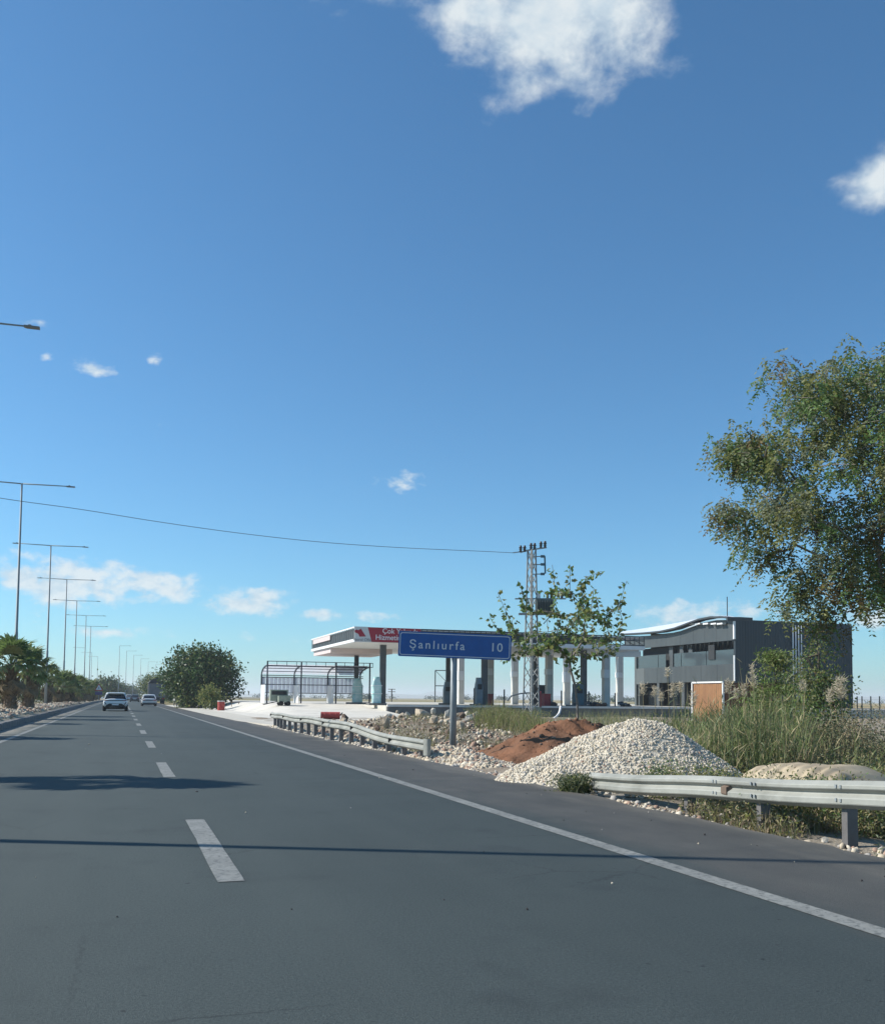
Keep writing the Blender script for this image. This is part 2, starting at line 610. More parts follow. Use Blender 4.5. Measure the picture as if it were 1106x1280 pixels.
class MB:
    def __init__(s):
        s.v, s.f, s.m, s.cur = [], [], [], 0

    def mi(s, i):
        s.cur = i
        return s

    def add(s, vs, fs):
        n = len(s.v)
        s.v += [tuple(v) for v in vs]
        for f in fs:
            s.f.append(tuple(n + i for i in f))
            s.m.append(s.cur)
        return s

    def box(s, c, d, M=None):
        x, y, z = d[0] / 2, d[1] / 2, d[2] / 2
        vs = [Vector((a, b, e)) for a in (-x, x) for b in (-y, y) for e in (-z, z)]
        if M is not None:
            vs = [M @ v for v in vs]
        vs = [v + Vector(c) for v in vs]
        return s.add(vs, [(0, 1, 3, 2), (4, 6, 7, 5), (0, 4, 5, 1), (2, 3, 7, 6), (0, 2, 6, 4), (1, 5, 7, 3)])

    def b3(s, lo, hi):
        return s.box([(a + b) / 2 for a, b in zip(lo, hi)], [abs(b - a) for a, b in zip(lo, hi)])

    def beam(s, p, q, w, h=None):
        p, q = Vector(p), Vector(q)
        t = (q - p)
        L = t.length
        t = t.normalized()
        up = Vector((0, 0, 1)) if abs(t.z) < .95 else Vector((0, 1, 0))
        sd_ = t.cross(up).normalized()
        up = sd_.cross(t)
        M = Matrix((sd_, t, up)).transposed()
        return s.box((p + q) / 2, (w, L, h or w), M)

    def tube(s, pts, r, n=8, caps=True):
        pts = [Vector(p) for p in pts]
        if not isinstance(r, (list, tuple)):
            r = [r] * len(pts)
        rings = []
        for i, p in enumerate(pts):
            t = (pts[min(i + 1, len(pts) - 1)] - pts[max(i - 1, 0)]).normalized()
            up = Vector((0, 0, 1)) if abs(t.z) < .9 else Vector((1, 0, 0))
            a = t.cross(up).normalized()
            b = t.cross(a)
            rings.append([p + (a * math.cos(2 * PI * k / n) + b * math.sin(2 * PI * k / n)) * r[i] for k in range(n)])
        vs = [v for g in rings for v in g]
        fs = []
        for i in range(len(pts) - 1):
            for k in range(n):
                fs.append((i * n + k, i * n + (k + 1) % n, (i + 1) * n + (k + 1) % n, (i + 1) * n + k))
        if caps:
            fs.append(tuple(range(n - 1, -1, -1)))
            fs.append(tuple((len(pts) - 1) * n + k for k in range(n)))
        return s.add(vs, fs)

    def lathe(s, c, prof, n=16):
        c = Vector(c)
        return s.tube([c + Vector((0, 0, z)) for r, z in prof], [max(r, 1e-3) for r, z in prof], n)

    def quad(s, a, b, c, d):
        return s.add([a, b, c, d], [(0, 1, 2, 3)])

    def slab(s, poly, nrm):
        """Closed prism: poly is a list of points, nrm the extrusion vector."""
        n = len(poly)
        nrm = Vector(nrm)
        vs = [Vector(p) for p in poly] + [Vector(p) + nrm for p in poly]
        fs = [tuple(range(n - 1, -1, -1)), tuple(range(n, 2 * n))]
        fs += [(i, (i + 1) % n, n + (i + 1) % n, n + i) for i in range(n)]
        return s.add(vs, fs)

    def mesh(s, name, mats, smooth=False, off=(0, 0, 0), inv=None):
        me = bpy.data.meshes.new(name)
        off = Vector(off)
        vs = [Vector(v) - off for v in s.v]
        if inv is not None:
            vs = [inv @ v for v in vs]
        me.from_pydata([tuple(v) for v in vs], [], s.f)
        for m in (mats if isinstance(mats, (list, tuple)) else [mats]):
            me.materials.append(MM[m])
        if any(s.m):
            me.polygons.foreach_set('material_index', s.m)
        if smooth:
            me.polygons.foreach_set('use_smooth', [True] * len(me.polygons))
        me.update()
        return me

    def build(s, name, mats, root=None, smooth=False, org=None):
        """Vertices are in world coordinates; root (unrotated, at top level) or org sets the origin."""
        if root is not None:
            g = root
            off = Vector(g.location)
            while g.parent is not None:
                g = g.parent
                off = off + Vector(g.location)
            inv = Matrix.Rotation(-g.rotation_euler.z, 3, 'Z') if abs(g.rotation_euler.z) > 1e-6 else None
            return link(name, s.mesh(name, mats, smooth, off, inv), root)
        off = Vector(org) if org is not None else Vector((0, 0, 0))
        return link(name, s.mesh(name, mats, smooth, off), None, off)

    def part(s, name, mats, root, smooth=False):
        """Vertices are already in the root's own coordinates."""
        return link(name, s.mesh(name, mats, smooth), root)


def copy_tree(o, parent=None):
    c = o.copy()
    C.objects.link(c)
    if parent is not None:
        c.parent = parent
    for ch in list(o.children):
        copy_tree(ch, c)
    return c


def text_mesh(name, txt, size, parent, M, m, ext=.004, space=1.0, align='CENTER'):
    cu = bpy.data.curves.new(name, 'FONT')
    cu.body = txt
    cu.size = size
    cu.extrude = ext
    cu.space_character = space
    cu.align_x = align
    cu.align_y = 'CENTER'
    cu.offset = size * .006
    t = bpy.data.objects.new('tmp', cu)
    C.objects.link(t)
    dg = bpy.context.evaluated_depsgraph_get()
    dg.update()
    me = bpy.data.meshes.new_from_object(t.evaluated_get(dg))
    C.objects.unlink(t)
    bpy.data.objects.remove(t)
    me.materials.clear()
    me.materials.append(MM[m])
    me.transform(M)
    me.name = name
    return link(name, me, parent)


# icosahedron template for stones
_t = (1 + 5 ** .5) / 2
ICO_V = np.array([(-1, _t, 0), (1, _t, 0), (-1, -_t, 0), (1, -_t, 0), (0, -1, _t), (0, 1, _t), (0, -1, -_t), (0, 1, -_t), (_t, 0, -1), (_t, 0, 1), (-_t, 0, -1), (-_t, 0, 1)], dtype=float) / math.hypot(1, _t)
ICO_F = np.array([(0, 11, 5), (0, 5, 1), (0, 1, 7), (0, 7, 10), (0, 10, 11), (1, 5, 9), (5, 11, 4), (11, 10, 2), (10, 7, 6), (7, 1, 8), (3, 9, 4), (3, 4, 2), (3, 2, 6), (3, 6, 8), (3, 8, 9), (4, 9, 5), (2, 4, 11), (6, 2, 10), (8, 6, 7), (9, 8, 1)])


def rand_rot(n):
    q = rng.normal(size=(n, 4))
    q /= np.linalg.norm(q, axis=1, keepdims=True)
    w, x, y, z = q.T
    return np.stack([1 - 2 * (y * y + z * z), 2 * (x * y - z * w), 2 * (x * z + y * w), 2 * (x * y + z * w), 1 - 2 * (x * x + z * z), 2 * (y * z - x * w),
                     2 * (x * z - y * w), 2 * (y * z + x * w), 1 - 2 * (x * x + y * y)], axis=1).reshape(n, 3, 3)


def stones_mesh(name, pos, size, mats, weights):
    """Many loose stones as one mesh: jittered icosahedra, 20 triangles each."""
    pos = np.asarray(pos, dtype=float)
    n = len(pos)
    size = np.asarray(size, dtype=float)
    size = np.minimum(size, np.quantile(size, .97) * 1.15)
    R = rand_rot(n)
    sc = rng.uniform(.55, 1.25, (n, 1, 3))
    jit = rng.uniform(.72, 1.22, (n, 12, 1))
    V = ICO_V[None] * jit * sc
    V = np.einsum('nij,nkj->nki', R, V) * size[:, None, None] + pos[:, None, :]
    Fq = (ICO_F[None] + (np.arange(n) * 12)[:, None, None]).reshape(-1, 3)
    mi = np.repeat(rng.choice(len(mats), n, p=np.array(weights) / sum(weights)), 20)
    return mesh_np(name, V.reshape(-1, 3), Fq, mats, mi)


def rock_mesh(name, m, seed, sub=2, el=(1, 1, .7)):
    """A single boulder: subdivided icosahedron, broken by planes and noise."""
    import bmesh
    bm = bmesh.new()
    bmesh.ops.create_icosphere(bm, subdivisions=sub, radius=1)
    r_ = random.Random(seed)
    pl = [(Vector((r_.gauss(0, 1), r_.gauss(0, 1), r_.gauss(0, 1))).normalized(), r_.uniform(.5, .85)) for _ in range(9)]
    for v in bm.verts:
        for n_, d_ in pl:
            k = v.co.dot(n_) - d_
            if k > 0:
                v.co -= n_ * k
        v.co += v.co * noise.fractal(v.co * 1.6 + Vector((seed, 0, 0)), 1., 2., 3) * .16
        v.co = Vector((v.co.x * el[0], v.co.y * el[1], v.co.z * el[2]))
    me = bpy.data.meshes.new(name)
    bm.to_mesh(me)
    bm.free()
    me.materials.append(MM[m])
    return me


# ------------------------------------------------------------------ vegetation helpers

def leaves_np(cent, dirs, ln, wd, fold=.25):
    """One bent diamond leaf (two quads sharing a midrib) per centre; dirs = leaf axis."""
    n = len(cent)
    d = dirs / np.linalg.norm(dirs, axis=1, keepdims=True)
    r = rng.normal(size=(n, 3))
    s = np.cross(d, r)
    s /= np.linalg.norm(s, axis=1, keepdims=True) + 1e-9
    u = np.cross(s, d)
    ln = np.broadcast_to(np.asarray(ln, float).reshape(-1, 1), (n, 1))
    wd = np.broadcast_to(np.asarray(wd, float).reshape(-1, 1), (n, 1))
    b = cent
    t = cent + d * ln - u * ln * .12
    mid = cent + d * ln * .48
    l = mid + s * wd * .5 + u * wd * fold
    r2 = mid - s * wd * .5 + u * wd * fold
    V = np.stack([b, l, t, r2], axis=1).reshape(-1, 3)
    Fq = (np.arange(n) * 4)[:, None] + np.array([0, 1, 2, 3])[None]
    return V, Fq


def blades_np(base, h, w, lean, seg=3, bend=.5):
    """Grass / reed blades: tapered strips that bend over."""
    n = len(base)
    h = np.broadcast_to(np.asarray(h, float), (n,))
    w = np.broadcast_to(np.asarray(w, float), (n,))
    a = rng.uniform(0, 2 * PI, n)
    ld = np.stack([np.cos(a), np.sin(a), np.zeros(n)], 1)
    b = rng.uniform(0, 2 * PI, n)
    sd_ = np.stack([np.cos(b), np.sin(b), np.zeros(n)], 1)
    lean = np.broadcast_to(np.asarray(lean, float), (n,))
    rows = []
    for i in range(seg + 1):
        t = i / seg
        p = base + np.array([0, 0, 1.])[None] * (h * t * (1 - .25 * lean * t))[:, None] + ld * (h * lean * (t * (1 - bend) + bend * t * t))[:, None]
        k = (w * (1 - t ** 1.6) + .001)[:, None] * .5
        rows += [p - sd_ * k, p + sd_ * k]
    V = np.stack(rows, 1)
    m = 2 * (seg + 1)
    f = np.array([(2 * i, 2 * i + 1, 2 * i + 3, 2 * i + 2) for i in range(seg)])
    Fq = ((np.arange(n) * m)[:, None, None] + f[None]).reshape(-1, 4)
    return V.reshape(-1, 3), Fq, seg


def merge(parts):
    Vs, Fs, n = [], [], 0
    for V, Fq in parts:
        Vs.append(V)
        Fs.append(Fq + n)
        n += len(V)
    return np.concatenate(Vs), np.concatenate(Fs)


def skeleton(trunk, targets, jit=.12, droop=0., pen=.35):
    """Grow limbs from a trunk polyline to each target: every target hangs on the nearest node already there."""
    nodes = [Vector(p) for p in trunk]
    par = [-1] + list(range(len(trunk) - 1))
    ntr = len(trunk)
    top = nodes[-1]
    A = np.array([tuple(p) for p in nodes])
    order = sorted(range(len(targets)), key=lambda i: (Vector(targets[i]) - top).length)
    ends = {}
    for i in order:
        t = Vector(targets[i])
        arr = np.array([tuple(p) for p in nodes])
        d = np.linalg.norm(arr - np.array(tuple(t)), axis=1)
        back = np.maximum(0, (arr - np.array(tuple(top))) @ np.array(tuple((t - top).normalized())) - (t - top).length)
        cost = d + pen * back + np.where(np.arange(len(nodes)) < ntr - 1, .35, 0)
        j = int(np.argmin(cost))
        p = nodes[j]
        L = (t - p).length
        k = max(1, int(L / .55))
        prev = j
        for q in range(1, k + 1):
            s = q / k
            x = p.lerp(t, s)
            if q < k:
                x = x + Vector((random.gauss(0, jit), random.gauss(0, jit), random.gauss(0, jit) + math.sin(PI * s) * .12 * L * (1 - droop))) * min(1, L * .5)
            nodes.append(x)
            par.append(prev)
            prev = len(nodes) - 1
        ends[i] = prev
    return nodes, par, ends


def limbs_mb(nodes, par, r_tip, r_trunk, ntr=0, exp=2.3):
    n = len(nodes)
    kids = [[] for _ in range(n)]
    for i, p in enumerate(par):
        if p >= 0:
            kids[p].append(i)
    R = [0.] * n
    for i in range(n - 1, -1, -1):
        R[i] = r_tip if not kids[i] else sum(R[k] ** exp for k in kids[i]) ** (1 / exp)
    f = min(1., r_trunk / max(R[0], 1e-6))
    mb = MB()
    for i, p in enumerate(par):
        if p < 0:
            continue
        ra = min(r_trunk, R[p]) if len(kids[p]) == 1 or p < ntr else min(R[p], R[i] * 1.25)
        ra, rb = max(ra * f, r_tip * .8), max(R[i] * f, r_tip * .6)
        nn = 8 if ra > .06 else (5 if ra > .02 else 3)
        mb.tube([nodes[p], nodes[i]], [ra, rb], nn, caps=False)
    return mb


def leafy_tree(name, label, cat, trunk, targets, leaf, mats, weights, r_tip, r_trunk, bark, group=None, n_leaf=30, sigma=.3, droop=.3, jit=.12, flat=1.):
    root = thing(name, label, cat, trunk[0], group)
    nodes, par, ends = skeleton(trunk, targets, jit)
    limbs_mb(nodes, par, r_tip, r_trunk, len(trunk)).build('trunk', bark, root, smooth=True)
    T = np.array([tuple(t) for t in targets])
    n = len(T)
    cen = np.repeat(T, n_leaf, 0)
    off = rng.normal(size=(n * n_leaf, 3)) * sigma * np.array([1, 1, flat])
    cen = cen + off - np.array(tuple(trunk[0]))
    dirs = off / (np.linalg.norm(off, axis=1, keepdims=True) + 1e-6) * .8 + rng.normal(size=off.shape) * .6 + np.array([0, 0, -droop])
    ln = rng.uniform(.65, 1.25, len(cen)) * leaf[0]
    V, Fq = leaves_np(cen, dirs, ln, ln * leaf[1])
    # neighbouring leaves share their colour more often than not
    mi = np.where(rng.random(len(cen)) < .6, np.repeat(rng.choice(len(mats), n, p=weights), n_leaf), rng.choice(len(mats), len(cen), p=weights))
    link('crown', mesh_np('crown', V, Fq, mats, mi), root)
    return root


def ellipsoid_targets(n, c, r, shell=.35, lump=.25, seed=0, zmin=None, flatb=1.):
    out = []
    rr = random.Random(seed)
    while len(out) < n:
        v = Vector((rr.gauss(0, 1), rr.gauss(0, 1), rr.gauss(0, 1))).normalized()
        q = rr.random() ** shell
        q *= 1 + lump * noise.noise(v * 2.2 + Vector((seed * 3.1, 0, 0))) * 1.6
        p = Vector((c[0] + v.x * r[0] * q, c[1] + v.y * r[1] * q, c[2] + v.z * r[2] * q * (flatb if v.z < 0 else 1)))
        if zmin is not None and p.z < zmin:
            continue
        out.append(p)
    return out


# =================================================================== THE SETTING

def curve_x(y):
    """The road bends gently to the right far ahead."""
    return .00026 * max(0., y - 150) ** 2


def sstep(a, b, x):
    t = min(1., max(0., (x - a) / (b - a)))
    return t * t * (3 - 2 * t)


def ground_z(x, y):
    n = noise.fractal(Vector((x * .35, y * .35, 0)), 1., 2., 4)
    if x < 5.6:
        return -.06
    xr = x - curve_x(y)
    near = sstep(5.8, 7.6, xr)
    z = -.03 - .06 * (1 - near)
    amp = near * (1 - sstep(60, 120, math.hypot(x, y)))
    z += amp * .13 * n
    # ditch in which the reeds stand
    z -= .45 * sstep(7.0, 9.0, xr) * (1 - sstep(21, 27, y)) * (1 - sstep(20, 32, x))
    # rubble bank in front of the filling station
    z += .42 * math.exp(-(((x - 13.2) / 3.6) ** 2 + ((y - 40) / 5.5) ** 2))
    z += .30 * math.exp(-(((x - 10.5) / 2.2) ** 2 + ((y - 35) / 4.5) ** 2))
    return z


def terrain():
    xs = np.concatenate([-np.geomspace(9000, 40, 22), np.arange(-32, 4.5, 4.), np.arange(5.5, 26, .28), np.geomspace(26, 9000, 46)])
    ys = np.concatenate([-np.geomspace(400, 12, 8), np.arange(-6, 2, 2.), np.arange(2, 62, .35), np.geomspace(62, 9000, 60)])
    V = np.array([(x, y, ground_z(x, y)) for y in ys for x in xs])
    nx = len(xs)
    i, j = np.meshgrid(np.arange(nx - 1), np.arange(len(ys) - 1))
    a = (j * nx + i).ravel()
    Fq = np.stack([a, a + 1, a + nx + 1, a + nx], 1)
    tag(link('ground', mesh_np('ground', V, Fq, 'dry_soil', smooth=True)), kind='structure')


terrain()
RY = [-30, -10, -4] + list(np.arange(0, 60, 2.)) + list(np.arange(60, 150, 6.)) + list(np.arange(150, 1500, 15.)) + [2500, 4000]


def strip(x0, x1, z, y0=-30, y1=4000, step=None):
    ys = [y for y in RY if y0 < y < y1]
    ys = [y0] + ys + [y1]
    V, Fq = [], []
    for y in ys:
        c = curve_x(min(y, 1500))
        V += [(x0 + c, y, z), (x1 + c, y, z)]
    Fq = [(2 * i, 2 * i + 1, 2 * i + 3, 2 * i + 2) for i in range(len(ys) - 1)]
    return V, Fq


def ribbon(name, x0, x1, z, m, y0=-30, y1=4000):
    V, Fq = strip(x0, x1, z, y0, y1)
    return tag(link(name, mesh_np(name, V, Fq, m)), kind='structure')


def road():
    # right edge crumbles a little: wavy border
    V, Fq = [], []
    ys = [-30] + list(np.arange(-4, 45, .25)) + list(np.arange(45, 150, 2)) + list(np.arange(150, 1500, 15)) + [2500, 4000]
    for y in ys:
        c = curve_x(min(y, 1500))
        e = 6.08 + (.13 * noise.fractal(Vector((0, y * .9, 3)), 1., 2., 4) + .05 * noise.noise(Vector((9, y * 3.1, 0))) if y < 60 else 0)
        V += [(-4.02 + c, y, 0), (0 + c, y, 0), (e + c, y, 0), (e + .12 + c, y, -.09)]
    for i in range(len(ys) - 1):
        for k in range(3):
            Fq.append((4 * i + k, 4 * i + k + 1, 4 * i + 4 + k + 1, 4 * i + 4 + k))
    tag(link('road', mesh_np('road', V, Fq, 'asphalt')), kind='structure')


road()
ribbon('far_carriageway', -20.5, -12.2, 0, 'asphalt')
LX, RX, DX = -3.06, 4.12, 0.77
ribbon('left_edge_line', LX - .08, LX + .08, .004, 'road_paint')
ribbon('right_edge_line', RX - .085, RX + .085, .004, 'road_paint')


def lane_dash(y0, y1):
    n = 10
    V = []
    for i in range(n + 1):
        y = y0 + (y1 - y0) * i / n
        c = curve_x(y)
        j = .012 * noise.noise(Vector((y * 9, 0, 0)))
        k = .012 * noise.noise(Vector((y * 9, 5, 0)))
        V += [(DX + c - .095 + j, y, .004), (DX + c + .095 + k, y, .004)]
    Fq = [(2 * i, 2 * i + 1, 2 * i + 3, 2 * i + 2) for i in range(n)]
    tag(link('lane_dash', mesh_np('lane_dash', V, Fq, 'road_paint')), kind='structure')


for k in range(9):
    y = P(296, 1102).y + k * 9.05
    if k >= 0:
        lane_dash(y, y + 3.55)
V, Fq = strip(DX - .06, DX + .06, .004, P(296, 1102).y + 9 * 9.05, 420)
tag(link('solid_centre_line', mesh_np('solid_centre_line', V, Fq, 'road_paint')), kind='structure')


def kerb_and_median():
    # kerbstones, one by one as far as they can be told apart
    kerb = tag(bpy.data.objects.new('kerb', None), kind='structure')
    C.objects.link(kerb)
    me0 = None
    for i in range(64):
        y = 8 + i * 1.02
        if me0 is None:
            mb = MB()
            mb.slab([(0, 0, -.1), (.24, 0, -.1), (.24, 0, .20), (.21, 0, .25), (0, 0, .25)], (0, 1.0, 0))
            me0 = mb.mesh('kerb_stone', 'kerb_concrete')
        o = link('kerb_stone', me0, kerb, (-4.26 + random.gauss(0, .006), y, random.gauss(0, .006)))
        o.rotation_euler = (random.gauss(0, .004), 0, random.gauss(0, .004))
    V, Fq = [], []
    ys = [y for y in RY if y > 73]
    for y in [73.3] + ys:
        c = curve_x(min(y, 1500))
        V += [(-4.02 + c, y, -.05), (-4.02 + c, y, .25), (-4.26 + c, y, .25)]
    for i in range(len(ys)):
        for k in range(2):
            Fq.append((3 * i + k, 3 * i + k + 1, 3 * i + 3 + k + 1, 3 * i + 3 + k))
    tag(link('kerb_course', mesh_np('kerb_course', V, Fq, 'kerb_concrete'), kerb), kind='stuff')
    # the planted strip between the carriageways
    xs = [-12.2, -11.6, -10.4, -9, -7.6, -6.6, -5.9, -5.3, -4.9, -4.6, -4.4, -4.25]
    hz = [0., .22, .35, .42, .48, .50, .50, .46, .42, .36, .30, .22]
    ys = [-20] + list(np.arange(0, 130, .8)) + list(np.arange(130, 1500, 15)) + [2500, 4000]
    V = []
    for y in ys:
        c = curve_x(min(y, 1500))
        for x, h in zip(xs, hz):
            V.append((x + c, y, h + (.07 * noise.fractal(Vector((x * .8, y * .8, 7)), 1., 2., 3) if -12 < x < -4.3 and y < 130 else 0)))
    nx = len(xs)
    Fq = [(j * nx + i, j * nx + i + 1, (j + 1) * nx + i + 1, (j + 1) * nx + i) for j in range(len(ys) - 1) for i in range(nx - 1)]
    tag(link('median_strip', mesh_np('median_strip', V, Fq, 'berm_soil', smooth=True)), kind='structure')
    n = 9000
    y = 10 + 110 * rng.random(n) ** 1.3
    x = -4.42 - np.abs(rng.normal(0, .75, n))
    z = np.interp(-x, -np.array(xs[::-1]), hz[::-1]) + .02
    tag(link('median_rubble', stones_mesh('median_rubble', np.stack([x, y, z], 1), rng.gamma(2.2, .018, n) + .012, ['gravel_cream', 'gravel_pink', 'gravel_white', 'brown_rock'], [.42, .30, .18, .10])), kind='stuff')


kerb_and_median()


def median_z():
    return .46


# concrete apron at the entrance, and the ramp up to the raised station floor
def apron():
    pts = [P(203, 883.6), P(222, 889), P(262, 901), P(300, 913), P(332, 921)]
    a = [Vector((max(5.9, p.x), p.y, .012)) for p in pts]
    poly = [(5.75 + curve_x(150), 138, .012), (5.75, 100, .012), (5.75, 70, .012), (5.9, 52, .012), (6.6, 44, .012), (9.5, 46, .012), (18.6, 57, .012), (18.9, 70, .012), (18.9, 140, .012)]
    mb = MB()
    mb.slab(poly, (0, 0, -.12))
    tag(mb.build('entrance_apron', 'apron_concrete'), kind='structure')


apron()
PZ = .74                                                # height of the station floor
WC = D(484, 881, 72)                                    # corner of the retaining wall
WE = D(900, 886, 77)


def ramp_z(x, y):
    return .018 + (PZ - .016) * sstep(9.2, 12.2, x) * sstep(60, 82, y) if x > 8 and y > 60 else .012


def station_floor():
    r0 = Vector((WC.x - .02, WC.y, 0))
    # ramp: rises from the apron to the floor, fading out towards the road
    mb = MB()
    nx, ny = 22, 30
    X0, X1 = 8.0, WC.x - .02
    gx = [X0 + (X1 - X0) * i / nx for i in range(nx + 1)]
    gy = [60 + 75. * (j / ny) ** 1.6 for j in range(ny + 1)]
    mb.add([(x, y, ramp_z(x, y)) for y in gy for x in gx], [(j * (nx + 1) + i, j * (nx + 1) + i + 1, (j + 1) * (nx + 1) + i + 1, (j + 1) * (nx + 1) + i) for j in range(ny) for i in range(nx)])
    tag(mb.build('concrete_ramp', 'ramp_concrete'), kind='structure')
    # floor slab behind the wall
    mb = MB()
    mb.slab([(WC.x, WC.y + .3, PZ - .02), (WE.x, WE.y + .3, PZ - .02), (71, WE.y - 1, PZ - .02), (71, 135, PZ - .02), (13., 135, PZ - .02), (13., 84, PZ - .02), (WC.x, 82.01, PZ - .02)], (0, 0, -.9))
    tag(mb.build('station_floor', 'apron_concrete'), kind='structure')
    # side wall of ramp and the retaining wall
    root = thing('retaining_wall', 'long grey concrete retaining wall with a white coping in front of the filling station', 'wall', (WC.x, WC.y, -.3))
    d = (WE - WC)
    d.z = 0
    L = d.length
    d.normalize()
    n = Vector((-d.y, d.x, 0))
    k = 10
    for i in range(k):
        a = Vector((WC.x, WC.y, 0)) + d * (L * i / k + .012)
        b = Vector((WC.x, WC.y, 0)) + d * (L * (i + 1) / k - .012)
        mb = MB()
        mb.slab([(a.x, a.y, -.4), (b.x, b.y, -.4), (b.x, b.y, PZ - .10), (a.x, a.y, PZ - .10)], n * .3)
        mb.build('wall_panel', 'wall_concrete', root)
        mb = MB()
        a2, b2 = a - n * .08, b - n * .08
        mb.slab([(a2.x, a2.y, PZ - .10), (b2.x, b2.y, PZ - .10), (b2.x, b2.y, PZ + .05), (a2.x, a2.y, PZ + .05)], n * .45)
        mb.build('coping', 'coping_concrete', root)


station_floor()


def hills():
    for (px, w, h, d) in ((420, 900, 26, 5200), (560, 500, 40, 6500), (760, 1200, 24, 5600), (1080, 1500, 30, 6000), (60, 900, 22, 6000)):
        c = D(px, 871, d)
        V, Fq = [], []
        nx, ny = 24, 6
        for j in range(ny + 1):
            for i in range(nx + 1):
                u, v = i / nx * 2 - 1, j / ny * 2 - 1
                z = h * max(0, (1 - u * u)) ** 1.3 * max(0, 1 - v * v) * (1 + .5 * noise.fractal(Vector((u * 3, v * 2, px)), 1., 2., 4))
                p = Vector((c.x, c.y, 0)) + Vector((FW.y, -FW.x, 0)) * u * w + FW * v * w * .5
                V.append((p.x, p.y, z - .4))
        Fq = [(j * (nx + 1) + i, j * (nx + 1) + i + 1, (j + 1) * (nx + 1) + i + 1, (j + 1) * (nx + 1) + i) for j in range(ny) for i in range(nx)]
        tag(link('hill', mesh_np('hill', V, Fq, 'hill', smooth=True)), kind='structure')


hills()

# =================================================================== ROADSIDE


def street_lamps():
    HT = 13.8
    xs, ys0, dy = -5.95, 86.3 - 3 * 24.9, 24.9

    def build(name, label, x, y, left=True, right=True, arm=2.8, top=HT, zb=.44):
        root = thing(name, label, 'street lamp', (x, y, zb), 'lamp posts along the median')
        MB().box((x, y, zb + .09), (.42, .42, .18)).build('footing', 'kerb_concrete', root)
        mb = MB()
        mb.tube([(x, y, zb + .18), (x, y, zb + 4.5), (x, y, zb + 4.52), (x, y, top)], [.12, .095, .08, .05], 10)
        mb.build('pole', 'lamp_steel', root, smooth=True)
        for s, on in ((-1, left), (1, right)):
            if not on:
                continue
            mb = MB()
            mb.tube([(x + s * .05, y, top - .02), (x + s * (arm - .35), y, top + .02)], [.038, .03], 8)
            a = mb.build('arm', 'lamp_steel', root, smooth=True)
            mb = MB()
            xa = x + s * (arm - .35)
            mb.slab([(xa, y - .08, top - .01), (xa + s * .1, y - .11, top - .02), (xa + s * .5, y - .10, top - .02), (xa + s * .5, y + .10, top - .02), (xa + s * .1, y + .11, top - .02), (xa, y + .08, top - .01)], (0, 0, .055))
            mb.box((xa + s * .18, y, top + .06), (.10, .09, .05))
            mb.build('lamp_head', 'lamp_head', root)
        return root
    ords = ['tall double-arm street lamp right beside the road, outside the left edge', 'double-arm street lamp of which only one arm tip shows high at the left edge', 'tallest whole double-arm street lamp, above the two big palms at the left edge', 'second double-arm street lamp, pole passing right of the two big palms', 'third double-arm street lamp, arms in front of the long low cloud', 'fourth double-arm street lamp, arms just under the long low cloud', 'fifth double-arm street lamp along the palm row', 'sixth and lowest of the double-arm street lamps above the palm row']
    for i in range(8):
        build('street_lamp', ords[i], xs + (.35 if i > 5 else 0), ys0 + i * dy - (1.6 if i == 1 else 0))
    far = ['tallest single-arm street lamp, pole just left of the white car', 'second single-arm street lamp beyond the white car', 'third single-arm street lamp beyond the white car', 'fourth single-arm street lamp beyond the white car', 'fifth single-arm street lamp beyond the white car', 'farthest single-arm street lamp, next to the roadside trees']
    for i in range(6):
        y = 256 + i * 29
        build('street_lamp', far[i], -3.9 + curve_x(y) + .25, y, left=False, arm=2.6)
    lf = ['nearer thin lamp post with its arm to the far carriageway', 'middle thin lamp post with its arm to the far carriageway', 'farthest thin lamp post with its arm to the far carriageway']
    for i in range(3):
        y = 272 + i * 30
        build('street_lamp', lf[i], -11.0 + curve_x(y) * .4, y, right=False, arm=2.8)


street_lamps()


# ------------------------------------------------------------------ fan palms
def frond_mesh(name, m, seed, L=.75, Rr=.85, n=15, droop=.3):
    rr = random.Random(seed)
    mb = MB()
    mb.tube([(0, 0, 0), (L * .5, 0, .04), (L, 0, .0)], [.022, .016, .012], 3, caps=False)
    for i in range(n):
        a = rad(-100 + 200 * i / (n - 1)) + rr.gauss(0, .04)
        r_ = Rr * (1 - .28 * abs(math.sin(a)) ** 2) * rr.uniform(.85, 1.08)
        d = Vector((math.cos(a), math.sin(a), 0))
        s = Vector((-d.y, d.x, 0))
        b = Vector((L, 0, 0))
        w = .075 * Rr / .85
        m1 = b + d * r_ * .55 + Vector((0, 0, .05 - .10 * droop))
        tp = b + d * r_ * (.95 - .2 * droop) + Vector((0, 0, -.55 * droop * rr.uniform(.6, 1.4)))
        mb.add([b, m1 - s * w, m1 + Vector((0, 0, -.02)), m1 + s * w, tp], [(0, 1, 2), (0, 2, 3), (1, 4, 2), (2, 4, 3)])
    return mb.mesh(name, m)


